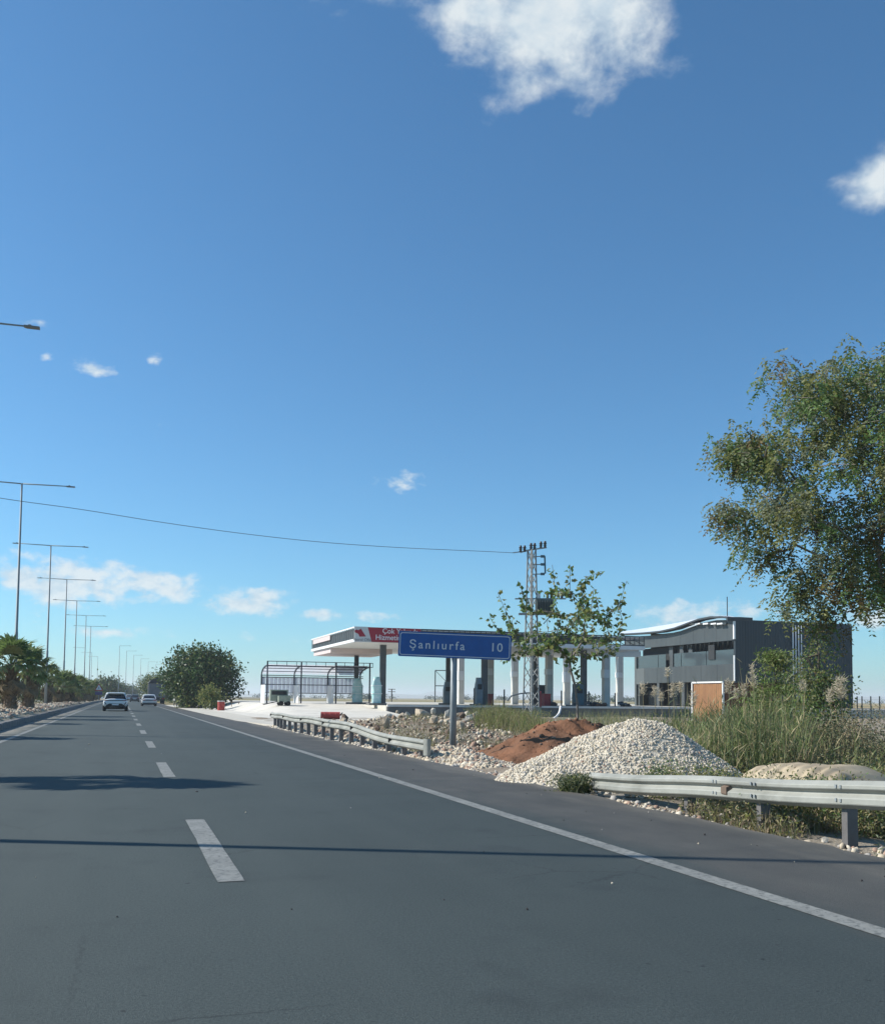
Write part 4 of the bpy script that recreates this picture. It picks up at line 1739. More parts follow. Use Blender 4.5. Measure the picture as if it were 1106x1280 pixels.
def pumps():
    def island(x, y):
        return (x, y)
    sp = [('wrapped_pump', 446.5, CY0 + CDEP - 4.3, 848, 'wrap_plastic', .95, .7, 'fuel pump wrapped in white and teal plastic at the left back canopy column'),
          ('wrapped_pump', 470.5, CY0 + 2.7, 846, 'wrap_plastic', .75, .6, 'taller plastic-wrapped fuel pump left of the front canopy column'),
          ('fuel_pump', 558.5, CY0 + CDEP - 4.2, 852, 'pump_grey', .7, .55, 'grey fuel pump behind the sign post'),
          ('fuel_pump', 598, CY0 + 2.9, 847, 'pump_grey', .62, .6, 'grey fuel pump left of the second front canopy column'),
          ('fuel_pump', 722, CY0 + 2.7, 855, 'teal_paint', .95, .6, 'teal fuel pump at the third front canopy column')]
    for nm, px, y, pt, m, w, d, lb in sp:
        p = onY(px, 880, y)
        zt_ = onY(px, pt, y).z
        root = thing(nm, lb, 'fuel pump', (p.x, y, PZ), 'fuel pumps under the canopy')
        MB().b3((p.x - w * .95, y - d * .8, PZ - .02), (p.x + w * .95, y + d * .8, PZ + .14)).build('island_block', 'wall_concrete', root)
        n = 14
        mb = MB()
        hh = zt_ - PZ - .14
        rings = []
        for k in range(9):
            t = k / 8
            s = 1 - .12 * abs(math.sin(t * 5)) - (.32 * sstep(.72, 1, t))
            if nm == 'fuel_pump':
                s = 1 - .35 * sstep(.6, 1, t) if px < 700 else 1 - .08 * (t > .5)
            ring = []
            for i in range(n):
                a = 2 * PI * i / n
                c_, s_ = math.cos(a), math.sin(a)
                e = 2 / 5.
                ring.append((p.x + w / 2 * s * math.copysign(abs(c_) ** e, c_) + (.04 * math.sin(3 * a + k) if nm == 'wrapped_pump' else 0), y + d / 2 * s * math.copysign(abs(s_) ** e, s_), PZ + .14 + hh * t))
            rings.append(ring)
        vs = [v for r_ in rings for v in r_]
        fs = [(k * n + i, k * n + (i + 1) % n, (k + 1) * n + (i + 1) % n, (k + 1) * n + i) for k in range(8) for i in range(n)]
        fs.append(tuple(8 * n + i for i in range(n)))
        mb.add(vs, fs)
        mb.build('housing', m, root, smooth=(nm == 'wrapped_pump'))
        if nm == 'fuel_pump':
            MB().b3((p.x - w * .3, y - d / 2 - .02, PZ + .14 + hh * .55), (p.x + w * .3, y - d / 2 + .02, PZ + .14 + hh * .75)).build('display', 'dark_plastic', root)
        else:
            for z in (.35, .65):
                MB().b3((p.x - w * .5 - .012, y - d * .5 - .012, PZ + .14 + hh * z), (p.x + w * .5 + .012, y + d * .5 + .012, PZ + .14 + hh * z + .05)).build('strap', 'white_sheet', root)


pumps()


def white_columns():
    lb = {575.5: 'white concrete column just right of the sign post', 643: 'white concrete column left of the lattice tower', 708: 'white concrete column behind the young tree trunk', 774: 'white concrete column with a bracket beam next to the dark building',
          612: 'white concrete column behind the red fuel cabinet', 686: 'white concrete column above the red cabinet right of the lattice tower', 757: 'wide white concrete column right of the young tree'}
    for px in (575.5, 643, 708, 774, 612, 686, 757):
        back = px in (575.5, 643, 708, 774)
        d = 99 if back else 90
        p = D(px, 880, d)
        w = .29
        zt_ = 5.75
        root = thing('concrete_column', lb[px], 'column', (p.x, p.y, PZ), 'white concrete columns of the unfinished hall')
        MB().b3((p.x - w, p.y - w, PZ), (p.x + w, p.y + w, zt_)).build('shaft', 'white_concrete', root)
        MB().b3((p.x - w - .05, p.y - w - .05, PZ + 2.6 + .3 * math.sin(px)), (p.x + w - .1, p.y + w + .05, PZ + 3.4)).build('patch', 'white_sheet', root)
    for d, a, b in ((90, 560, 792), (99, 566, 800)):
        p, q = D(a, 815, d), D(b, 815, d)
        yy = D(700, 815, d)
        root = thing('ring_beam', 'nearer white concrete beam along the column heads' if d == 90 else 'farther white concrete beam from the columns to the dark building', 'beam', (p.x, p.y, 5.75), 'white concrete beams')
        mb = MB()
        mb.beam((p.x, p.y, 6.06), (q.x, q.y, 6.06), .5, .6)
        mb.build('beam', 'white_concrete', root)


white_columns()


def shelter():
    # steel frame of a car wash: three bays, curved rafters
    Y = D(376, 881, 83).y
    xs = [onY(px, 860, Y).x for px in (334, 376.5, 420, 462)]
    zt = onY(376, 832.5, Y).z
    dep = 3.6
    zl = zt - .75
    root = thing('car_wash_frame', 'dark steel frame shelter with curved rafters and frosted panels left of the canopy', 'shelter', (xs[0], Y, PZ))

    def curve(x):
        pts = []
        for i in range(9):
            t = i / 8
            # from back post top, arching up to the front edge
            pts.append((x, Y + dep - dep * (1 - math.cos(t * PI / 2)) * 1.0, zl + (zt - zl) * math.sin(t * PI / 2)))
        return pts
    for x in xs:
        MB().beam((x, Y, PZ), (x, Y, zt + .35), .11).build('front_post', 'shelter_steel', root)
        MB().beam((x, Y + dep, PZ), (x, Y + dep, zl + .02), .12).build('back_post', 'shelter_steel', root)
        mb = MB()
        c = curve(x)
        for a, b in zip(c[:-1], c[1:]):
            mb.beam(a, b, .09, .12)
        mb.build('rafter', 'shelter_steel', root)
    x0, x1 = xs[0] - .05, xs[-1] + .25
    for z in (zt, zt + .36):
        MB().beam((x0, Y - .08, z), (x1, Y - .08, z), .06).build('front_rail', 'shelter_steel', root)
    n = 11
    for i in range(n + 1):
        x = x0 + (x1 - x0) * i / n
        MB().beam((x, Y - .08, zt), (x, Y - .08, zt + .36), .04).build('baluster', 'shelter_steel', root)
    for k, z in enumerate((PZ + .9, PZ + 1.65, PZ + 2.3, zl - .02)):
        MB().beam((x0, Y + dep - .09, z), (x1, Y + dep - .09, z), .07).build('purlin', 'shelter_steel', root)
    c = curve(0)
    for k in (2, 4, 6):
        MB().beam((x0, c[k][1], c[k][2] + .05), (x1, c[k][1], c[k][2] + .05), .06).build('roof_purlin', 'shelter_steel', root)
    # roof sheets between the rafters
    for b in range(3):
        m = 4
        for q in range(m):
            xa = xs[b] + (xs[b + 1] - xs[b]) * q / m + .01
            xb = xs[b] + (xs[b + 1] - xs[b]) * (q + 1) / m - .01
            mb = MB()
            vs = []
            for p in c:
                vs += [(xa, p[1], p[2] + .11), (xb, p[1], p[2] + .11)]
            mb.add(vs, [(2 * i, 2 * i + 1, 2 * i + 3, 2 * i + 2) for i in range(len(c) - 1)])
            mb.build('roof_sheet', 'panel_frost', root)
        for q in range(8):
            xa = xs[b] + (xs[b + 1] - xs[b]) * q / 8 + .02
            xb = xs[b] + (xs[b + 1] - xs[b]) * (q + 1) / 8 - .02
            MB().b3((xa, Y + dep - .03, PZ + .95), (xb, Y + dep - .015, zl - .15)).build('back_panel', 'panel_frost', root)
    for x in xs[:3]:
        MB().b3((x - .06, Y + .9, PZ + .02), (x - .02, Y + dep - .1, PZ + 1.6)).build('side_panel', 'white_sheet', root)


shelter()


def building():
    # dark hall at right: front (towards the road) on x = X, side (towards the camera) on y = Yb
    c = D(918, 880, 88)
    X, Yb = c.x, c.y
    zB = PZ - .02
    zc = onX(918, 771.5, X).z
    Yf = onX(793, 850, X).y
    Xr = onY(1065, 830, Yb).x
    root = thing('hall_building', 'dark grey clad hall with white wave roof right of the filling station', 'building', (X, Yb, zB))

    def zx(px, py):
        return onX(px, py, X)
    # heights on the front
    z_up_b = zx(918, 800).z
    z_mid_t = zx(918, 815).z
    z_gl_b = zx(850, 833).z
    z_gr = zx(850, 853).z
    top = [(x, zx(px, py).y, zx(px, py).z) for x, px, py in [(X, a, b) for a, b in ((780, 792.2), (793, 791.6), (812, 790.5), (832, 788.5), (850, 784.5), (866, 778.5), (880, 773.5), (895, 770.6), (908, 770.2), (917.5, 771.5))]]
    # upper band, panel by panel
    for i in range(len(top) - 1):
        a, b = top[i], top[i + 1]
        mb = MB()
        mb.slab([(X, a[1] - .01, z_up_b - .0), (X, b[1] + .01, z_up_b), (X, b[1] + .01, b[2] - .35), (X, a[1] - .01, a[2] - .35)], (.2, 0, 0))
        mb.build('upper_panel', 'band_grey', root)
    # front eaves: dark edge of roof following the wave, roof sheet rising to the back
    back = [tuple(onX(px, py, X + 7)) for px, py in ((779, 789), (795, 786.8), (813, 784), (833, 780.8), (851, 777.6), (867, 774.4), (881, 771.5), (896, 769.6), (910, 769.6), (920, 771.2))]
    mb = MB()
    vs, fs = [], []
    for a, b in zip(top, back):
        vs += [(a[0] - .7, a[1], a[2]), b]
    mb.add(vs, [(2 * i, 2 * i + 2, 2 * i + 3, 2 * i + 1) for i in range(len(top) - 1)])
    # visible white top: its back edge is straight and higher than the dip of the wave
    mb.build('roof_sheet', 'roof_white', root)
    mb = MB()
    for a, b in zip(top[:-1], top[1:]):
        mb.slab([(X - .75, a[1], a[2] - .17), (X - .75, b[1], b[2] - .17), (X - .75, b[1], b[2] - .02), (X - .75, a[1], a[2] - .02)], (.9, 0, 0))
    mb.build('roof_edge', 'dark_steel', root)
    # rafters showing under the crest
    for px in (868, 878, 888, 898, 906):
        p = zx(px, 779)
        MB().b3((X - .5, p.y - .25, p.z - .12), (X - .1, p.y + .6, p.z + .02)).build('eaves_bracket', 'white_sheet', root)
    # glazed recess
    yR0, yR1 = Yb + .3, Yf - .2
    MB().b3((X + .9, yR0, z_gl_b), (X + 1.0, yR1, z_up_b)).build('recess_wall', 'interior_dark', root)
    k = 4
    for i in range(k):
        a = yR0 + (yR1 - yR0) * i / k
        b = yR0 + (yR1 - yR0) * (i + 1) / k
        top_z = z_gl_b + (z_up_b - z_gl_b) * (.62 if i != 2 else .62)
        if i == 2:
            MB().b3((X + .16, a + .05, z_gl_b), (X + .2, a + (b - a) * .30, top_z)).build('glass_sheet', 'building_glass', root)
            MB().b3((X + .16, a + (b - a) * .66, z_gl_b), (X + .2, b - .05, top_z)).build('glass_sheet', 'building_glass', root)
        else:
            MB().b3((X + .16, a + .05, z_gl_b), (X + .2, b - .05, top_z)).build('glass_sheet', 'building_glass', root)
    for px in (833, 846, 857):
        p = zx(px, 820)
        MB().b3((X + .5, p.y - .35, z_gl_b), (X + .85, p.y + .35, z_up_b)).build('inner_column', 'column_steel', root)
    p = zx(888, 820)
    MB().b3((X + .05, p.y - .5, z_gl_b + .5), (X + .14, p.y + .5, z_gl_b + 1.9)).build('opening_shade_panel', 'interior_dark', root)  # solid dark panel before the glass, painted shade of an opening
    for i in range(12):
        y = Yb + .4 + i * .75
        MB().beam((X + .12, y, z_up_b - .06), (X + .85, y + 1.2, z_up_b - .55 - .02 * i), .10, .14).build('ceiling_beam', 'light_panel' if i % 2 else 'column_steel', root)
    # middle band
    n = 6
    y0, y1 = Yb + .05, zx(805, 845).y
    for i in range(n):
        a, b = y0 + (y1 - y0) * i / n, y0 + (y1 - y0) * (i + 1) / n
        MB().b3((X, a + .012, z_gr), (X + .15, b - .012, z_gl_b - .01)).build('band_panel', 'band_grey', root)
    MB().b3((X - .01, y1, z_gr - .1), (X + .15, Yf, z_gl_b - .01)).build('light_panel', 'light_panel', root)
    MB().b3((X - .02, Yf - .35, zB), (X + .3, Yf, z_up_b)).build('end_pier', 'light_panel', root)
    # ground floor openings
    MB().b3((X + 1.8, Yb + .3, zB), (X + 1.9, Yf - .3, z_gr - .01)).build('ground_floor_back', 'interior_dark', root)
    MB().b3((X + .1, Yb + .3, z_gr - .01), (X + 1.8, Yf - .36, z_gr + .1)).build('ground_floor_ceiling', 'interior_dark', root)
    for px, w in ((798, .18), (822, .45), (853, .5), (886, .5), (912, .5)):
        p = zx(px, 870)
        MB().b3((X + .02, p.y - w / 2, zB), (X + .5, p.y + w / 2, z_gr - .02)).build('pier', 'light_panel' if px < 800 else 'column_steel', root)
    for px0, px1 in ((800, 819), (826, 849), (857, 883)):
        p, q = zx(px0, 870), zx(px1, 870)
        f = MB().b3((X + .9, q.y, z_gr - .5), (X + .98, p.y, z_gr - .4)).build('transom', 'light_panel', root)
        MB().b3((X + .93, q.y, zB + .1), (X + .95, p.y, z_gr - .5)).build('shop_window', 'car_glass', root)
    MB().b3((X + .3, Yf - .2, zB), (X + 2., Yf, z_gr)).build('end_wall', 'band_grey', root)
    # corner trims
    MB().b3((X - .06, Yb - .06, z_up_b + .1), (X + .10, Yb + .12, zc - .35)).build('corner_trim', 'white_sheet', root)
    MB().b3((X - .05, Yb - .05, z_gr), (X + .05, Yb + .08, z_mid_t - .3)).build('corner_trim', 'white_sheet', root)
    # side wall, panel by panel with recessed joints
    zl, zr = onY(920, 776, Yb).z, onY(1063, 783, Yb).z
    n = 12
    for i in range(n):
        a, b = X + .1 + (Xr - X - .1) * i / n, X + .1 + (Xr - X - .1) * (i + 1) / n
        mb = MB()
        mb.slab([(a + .008, Yb, zB), (b - .008, Yb, zB), (b - .008, Yb, zl), (a + .008, Yb, zl)], (0, .2, 0))
        mb.build('wall_panel', 'cladding_dark', root)
    MB().b3((X - .02, Yb + .05, zl), (Xr, Yb + .25, zl + .12)).build('parapet', 'dark_steel', root)
    MB().b3((X + .1, Yb + .21, zB), (Xr, Yb + .26, zl - .02)).build('inner_lining', 'dark_steel', root)
    # crest of the roof seen over the corner
    z2 = onY(930, 775, Yb).z
    mb = MB()
    mb.slab([(X - .7, Yb - .02, zc - .32), (X + 2.0, Yb - .02, zl + .1), (X + 2.0, Yb - .02, zl + .35), (X + .6, Yb - .02, zc + .05), (X - .7, Yb - .02, zc)], (0, .25, 0))
    mb.build('roof_crest', 'dark_steel', root)
    # right and back walls close the volume
    mb = MB()
    mb.b3((Xr - .2, Yb + .27, zB), (Xr, Yf, zl - .02))
    mb.build('end_wall', 'cladding_dark', root)
    MB().b3((X + 2., Yf - .2, zB), (Xr - .2, Yf, zl - .02)).build('back_wall', 'cladding_dark', root)
    MB().b3((X + 2., Yb + .27, zl - .3), (Xr - .2, Yf - .2, zl - .2)).build('flat_roof', 'wall_concrete', root)
    # white downpipes on the side
    for px in (990, 993.5, 997, 1000.5):
        p = onY(px, 830, Yb)
        zt_ = onY(px, 782, Yb).z
        MB().tube([(p.x, Yb - .1, zB), (p.x, Yb - .1, zt_)], .06, 8).build('downpipe', 'white_sheet', root, smooth=True)
    # mast
    p = onY(908.5, 760, Yb + 6)
    p0 = onY(908.5, 772, Yb + 6)
    MB().tube([(p.x, Yb + 6, p0.z - 1.6), (p.x, Yb + 6, onY(908.5, 746, Yb + 6).z)], .045, 6).build('mast', 'dark_steel', root)
    return X, Yb


BX, BY = building()


def container():
    c = D(904, 880, 60)
    zt = D(904, 852.5, 60).z
    X, Y = c.x, c.y
    Lf = onX(865, 870, X).y - Y
    W = onY(977, 870, Y).x - X
    root = thing('site_container', 'rusty orange site container in the reeds before the dark building', 'container', (X, Y, 0))
    z0 = 0.
    MB().b3((X + .04, Y + .04, z0), (X + W - .04, Y + Lf - .04, zt - .03)).build('body', 'rust_dark', root)
    n = 14
    for i in range(n):
        a = Y + .12 + (Lf - .24) * i / n
        MB().b3((X + .02, a + .006, z0 + .1), (X + .04, a + (Lf - .24) / n - .006, zt - .1)).build('side_rib', 'rust', root)
    mb = MB()
    mb.beam((X, Y + .05, zt), (X, Y + Lf, zt), .10)
    mb.beam((X, Y + .05, z0), (X, Y + .05, zt), .10)
    mb.beam((X, Y + Lf, z0), (X, Y + Lf, zt), .10)
    mb.build('white_frame', 'white_sheet', root)
    n = 7
    for i in range(n):
        a = X + .12 + (W - .24) * i / n
        MB().b3((a + .03, Y, z0 + .1), (a + (W - .24) / n - .03, Y + .04, zt - .1)).build('end_rib', 'rust_dark', root)  # end turned from the sun: its shade is put into the darker rust


container()


def small_station_things():
    # red cabinet with post, red dispenser, brown cabinet, bollard posts, junk
    def bx(nm, lb, cat, px0, px1, py0, py1, d, dep, m, group=None, extra=None):
        a, b = D(px0, py1, d), D(px1, py0, d)
        z1 = D((px0 + px1) / 2, py0, d).z
        z0 = PZ
        root = thing(nm, lb, cat, ((a.x + b.x) / 2, (a.y + b.y) / 2, z0), group)
        cx, cy = (a.x + b.x) / 2, (a.y + b.y) / 2
        w = (px1 - px0) * d / F
        mb = MB().b3((cx - w / 2, cy - dep / 2, z0), (cx + w / 2, cy + dep / 2, z1))
        mb.build('body', m, root)
        MB().b3((cx - w / 2 - .03, cy - dep / 2 - .03, z1), (cx + w / 2 + .03, cy + dep / 2 + .03, z1 + .05)).build('lid', m, root)
        MB().b3((cx - w / 2 + .05, cy - dep / 2 - .02, z0 + .12), (cx + w / 2 - .05, cy - dep / 2, z1 - .08)).build('door', m, root)
        MB().b3((cx + w / 2 - .14, cy - dep / 2 - .05, (z0 + z1) / 2), (cx + w / 2 - .1, cy - dep / 2 - .02, (z0 + z1) / 2 + .12)).build('handle', 'dark_plastic', root)
        return root
    bx('red_cabinet', 'red cabinet on the wall behind the foot of the lattice tower', 'cabinet', 678, 687, 868, 883, 76, .5, 'pump_red')
    bx('brown_cabinet', 'dark brown cabinet left of the red cabinet', 'cabinet', 668.5, 679.5, 857, 883, 80, .6, 'junk_dark')
    bx('red_dispenser', 'small red hose cabinet at the white column behind the second front canopy column', 'cabinet', 609.5, 615.5, 868, 880, 79, .4, 'pump_red')
    for px, pt, d, m, lb in ((592.5, 860, 73.5, 'dark_steel', 'dark thin bollard post left of the second front canopy column'), (630, 861.5, 73, 'dark_steel', 'dark thin bollard post midway between the columns'), (675.5, 864, 74, 'pump_red', 'thin red post beside the red cabinet'), (701.5, 863, 78, 'dark_steel', 'dark post at the junk right of the red cabinet'), (735.5, 864, 78, 'dark_steel', 'thin dark post right of the teal pump'), (768.5, 866, 78, 'dark_steel', 'thin dark post before the column with the bracket beam')):
        b = D(px, 884, d)
        zt_ = D(px, pt, d).z
        o = MB().tube([(b.x, b.y, PZ - .3), (b.x, b.y, zt_ - .04), (b.x, b.y, zt_)], [.06, .06, .02], 8).build('bollard_post', m, None, org=(b.x, b.y, PZ))
        tag(o, lb, 'post', 'posts along the retaining wall')
    rr = random.Random(3)
    jk = [(693, 879, 'junk_dark', 'dark junk heap right of the red cabinet'), (737, 881, 'junk_dark', 'dark scrap beside the teal pump'), (748, 881, 'rust_dark', 'rusty brown wheelbarrow-like scrap before the wide column'), (777, 882, 'junk_dark', 'dark scrap by the building end of the wall')]
    for i, (px, py, m, lb) in enumerate(jk):
        c = D(px, py, 76.5)
        root = thing('scrap_pile', lb, 'scrap', (c.x, c.y, PZ), 'scrap on the station floor')
        for k in range(7):
            mb = MB()
            p = Vector((c.x + rr.gauss(0, .38), c.y + rr.gauss(0, .3), PZ + .08 + rr.random() * .28))
            M = Matrix.Rotation(rr.random() * 3, 3, 'Z') @ Matrix.Rotation(rr.gauss(0, .35), 3, 'X')
            mb.box(p, (rr.uniform(.2, .7), rr.uniform(.1, .35), rr.uniform(.08, .3)), M)
            mb.build('scrap_piece', m if k % 3 else 'column_steel', root)
    # thin billboard frame far behind
    a, b = D(544, 838, 150), D(563, 838, 150)
    root = thing('billboard_frame', 'thin empty billboard frame far behind the sign post', 'frame', (a.x, a.y, 0))
    for p in (a, b):
        MB().beam((p.x, p.y, 0), (p.x, p.y, a.z), .14).build('post', 'column_steel', root)
    for z in (a.z, a.z - 2.4):
        MB().beam((a.x, a.y, z), (b.x, b.y, z), .14).build('rail', 'column_steel', root)
    mb = MB()
    mb.beam((a.x, a.y, a.z), (b.x, b.y, a.z - 2.4), .08)
    mb.build('brace', 'column_steel', root)
    # distant utility pole
    p = D(489.5, 876, 230)
    zt_ = D(489.5, 861, 230).z
    root = thing('utility_pole', 'distant wooden utility pole in the field between canopy columns', 'utility pole', (p.x, p.y, 0))
    MB().tube([(p.x, p.y, 0), (p.x, p.y, zt_)], .14, 6).build('pole', 'bark', root)
    for dz in (.1, .7):
        MB().beam((p.x - .9, p.y, zt_ - dz), (p.x + .9, p.y, zt_ - dz), .14).build('crossarm', 'bark', root)


small_station_things()


def yard_things():
    # red barrel standing, red barrel lying, generator cart, two trestles
    p = P(276.5, 888, .02)
    p.z = ramp_z(p.x, p.y)
    root = thing('standing_barrel', 'red steel barrel with a pale top standing on the apron before the round tree', 'barrel', (p.x, p.y, p.z), 'red barrels')
    r_ = 9.2 / 2 * 84 / F
    hgt = .90
    MB().lathe((p.x, p.y, p.z), [(r_, 0), (r_, .28), (r_ + .02, .30), (r_, .32), (r_, .58), (r_ + .02, .60), (r_, .62), (r_, hgt * .86)], 18).build('drum', 'barrel_red', root, smooth=False)
    MB().lathe((p.x, p.y, p.z + hgt * .86), [(r_ + .01, 0.001), (r_ + .015, .10), (r_ - .03, .11), (r_ - .04, .08)], 18).build('lid', 'barrel_white', root)
    p = P(413, 899, .012)
    d = (p - O).dot(FW)
    root = thing('lying_barrel', 'red drum lying on its side behind the farther guard rail', 'barrel', (p.x, p.y, 0), 'red barrels')
    L, r_ = 24 * d / F, 4.6 * d / F
    ax = Vector((math.cos(rad(-12)), math.sin(rad(-12)), 0))
    c = Vector((p.x, p.y, .012 + r_))
    pts, rs = [], []
    for t, k in ((-.5, 1.0), (-.30, 1.0), (-.28, 1.06), (-.26, 1.), (-.02, 1.), (0, 1.06), (.02, 1.), (.26, 1.), (.28, 1.06), (.30, 1.), (.5, 1.)):
        pts.append(c + ax * L * t)
        rs.append(r_ * k * .97)
    MB().tube(pts, rs, 18).build('drum', 'barrel_red', root)
    MB().tube([c - ax * L * .52, c - ax * L * .5], [r_ * .9, r_], 18).build('lid', 'barrel_white', root)
    MB().tube([c + ax * L * .5, c + ax * L * .62 + Vector((0, 0, .18))], [.05, .04], 6).build('spout', 'junk_dark', root)
    # generator cart
    p = P(352, 886, .35)
    d = 76.
    p = D(352, 886, d)
    z0 = ramp_z(p.x, p.y)
    root = thing('generator_cart', 'small pale green generator cart with a drawbar on the concrete ramp', 'cart', (p.x, p.y, z0))
    MB().b3((p.x - .30, p.y - .45, z0 + .26), (p.x + .62, p.y + .45, z0 + .78)).build('housing', 'cart_green', root)
    MB().b3((p.x - .85, p.y + .3, z0 + .35), (p.x + .55, p.y + .9, z0 + 1.25)).build('rear_hood', 'cart_green', root)
    MB().b3((p.x - .75, p.y + .28, z0 + .85), (p.x + .45, p.y + .30, z0 + 1.15)).build('grille', 'junk_dark', root)
    for sx in (-.1, .45):
        for sy in (-.5, .42):
            MB().tube([(p.x + sx, p.y + sy, z0 + .17), (p.x + sx, p.y + sy + .1, z0 + .17)], .19, 12).build('wheel', 'black_rubber', root)
    MB().tube([(p.x - .3, p.y, z0 + .34), (p.x - 1.5, p.y - .3, z0 + .06)], .035, 6).build('drawbar', 'junk_dark', root)
    for i, (px, py, lb) in enumerate(((294, 886.5, 'left wooden trestle on the apron right of the standing barrel'), (306, 884.5, 'right wooden trestle on the apron before the shelter'))):
        p = P(px, py, .02)
        root = thing('trestle', lb, 'trestle', (p.x, p.y, .012), 'wooden trestles')
        MB().beam((p.x - .5, p.y, .72), (p.x + .5, p.y + .1, .72), .08).build('bar', 'wood', root)
        for sx in (-.35, .35):
            for sy in (-.22, .22):
                MB().beam((p.x + sx, p.y, .72), (p.x + sx, p.y + sy, .01), .05).build('leg', 'wood', root)


yard_things()


def lattice_tower():
    b = D(663.5, 901, 53)
    z0 = -.1
    zt = D(663.5, 687, 53).z
    X, Y = b.x, b.y
    root = thing('lattice_tower', 'steel lattice power pole with a transformer half way up behind the young tree', 'power pole', (X, Y, z0))
    rz = rad(28)

    def corner(t, k):
        w = .46 * (1 - t) + .22 * t
        a = rz + PI / 4 + k * PI / 2
        return Vector((X + w * 1.0 * math.cos(a), Y + w * math.sin(a), z0 + (zt - z0) * t))
    for k in range(4):
        mb = MB()
        mb.beam(corner(0, k), corner(1, k), .065)
        mb.build('leg', 'tower_steel', root)
    n = 15
    for k in range(4):
        for i in range(n):
            t0, t1 = i / n, (i + 1) / n
            a, c = (k, (k + 1) % 4) if i % 2 == 0 else ((k + 1) % 4, k)
            MB().beam(corner(t0, a), corner(t1, c), .035).build('brace', 'tower_steel', root)
    rt = Vector((FW.y, -FW.x, 0))

    def at(px, py):
        return D(px, py, 53)
    def arm(p, q, w=.07, nm='crossarm'):
        return MB().beam(p, q, w).build(nm, 'tower_steel', root)
    arm(at(650, 690.5), at(668, 686))
    arm(at(664, 687), at(683, 684.5))
    arm(at(641, 691), at(652, 689.5), .05, 'bracket')

    def insul(px, py, m='ceramic', h=.36):
        p = at(px, py)
        MB().lathe(p, [(.03, 0), (.09, .03), (.05, .08), (.10, .12), (.05, .18), (.11, .22), (.06, .3), (.07, h)], 10).build('insulator', m, root, smooth=True)
    for px, py in ((650.5, 690), (655.5, 690), (663.5, 687), (668, 687), (675.8, 685), (681, 684.5)):
        insul(px, py)
    # fuse cut-outs on the right
    for y in (695.5, 705.5, 717.5):
        arm(at(664, y + .3), at(680, y), .05, 'cutout_arm')
        MB().beam(at(675.5, y), at(680.5, y), .13).build('cutout', 'teal_paint', root)
    MB().tube([at(680.6, 695), at(681, 706), at(681.3, 717)], .045, 6).build('conductor', 'teal_paint', root)
    # transformer platform
    arm(at(643.5, 748.5), at(707, 748.5))
    arm(at(648, 767.5), at(694, 767.5), .12, 'platform_beam')
    arm(at(650, 751), at(661, 766), .05, 'stay')
    arm(at(679, 780), at(690, 767), .05, 'stay')
    a = at(680, 758)
    mb = MB()
    mb.box(a, (.95, .7, .72), Matrix.Rotation(-rad(YAW), 3, 'Z'))
    mb.build('transformer', 'transformer', root)
    for i in range(7):
        mb = MB()
        p = a + rt * (-.42 + .14 * i) - FW * .42
        mb.box(p, (.025, .14, .58), Matrix.Rotation(-rad(YAW), 3, 'Z'))
        mb.build('cooling_fin', 'transformer', root)
    for px, m in ((673.5, 'print_white'), (684, 'ceramic'), (689, 'ceramic'), (702, 'ceramic')):
        insul(px, 748, m, .34)
    # low cable loop and board at the foot
    MB().tube([at(634, 876), at(639, 870), at(650, 867), at(662, 866)], .045, 6).build('cable_loop', 'cable_black', root)
    mb = MB()
    p = at(671.5, 890)
    mb.box(p, (.42, .06, .55), Matrix.Rotation(-rad(YAW), 3, 'Z'))
    mb.build('notice_plate', 'cart_green', root)
    # overhead cable to the next pole across the road
    pts = [at(641, 691), D(600, 689, 52.4), D(500, 684.5, 50.6), D(400, 677.5, 49), D(300, 666.5, 47.2), D(200, 652.5, 45.4), D(100, 636.5, 43.7), D(0, 622.5, 42), D(-120, 601, 40), D(-260, 572, 37.5)]
    sm = []
    for i in range(len(pts) - 1):
        p0, p1, p2, p3 = pts[max(0, i - 1)], pts[i], pts[i + 1], pts[min(len(pts) - 1, i + 2)]
        for s in range(5):
            t = s / 5
            sm.append(.5 * ((2 * p1) + (p2 - p0) * t + (2 * p0 - 5 * p1 + 4 * p2 - p3) * t * t + (3 * p1 - 3 * p2 - p0 + p3) * t ** 3))
    sm.append(pts[-1])
    o = MB().tube(sm, .014, 6).build('overhead_cable', 'cable_black', None, smooth=True, org=pts[0])
    tag(o, 'thin overhead cable from the lattice power pole across the road to the left', 'cable')
    # white plastic pipe bend at the wall
    pp = [D(690, 899, 70), D(695, 896, 70), D(698.5, 892, 70.3), D(700, 887, 70.6), D(700.5, 883, 70.8)]
    o = MB().tube(pp, .085, 8).build('drain_pipe', 'print_white', None, smooth=True, org=pp[0])
    tag(o, 'bent white pipe against the retaining wall right of the lattice power pole', 'pipe')


lattice_tower()

# =================================================================== TREES AND PLANTS


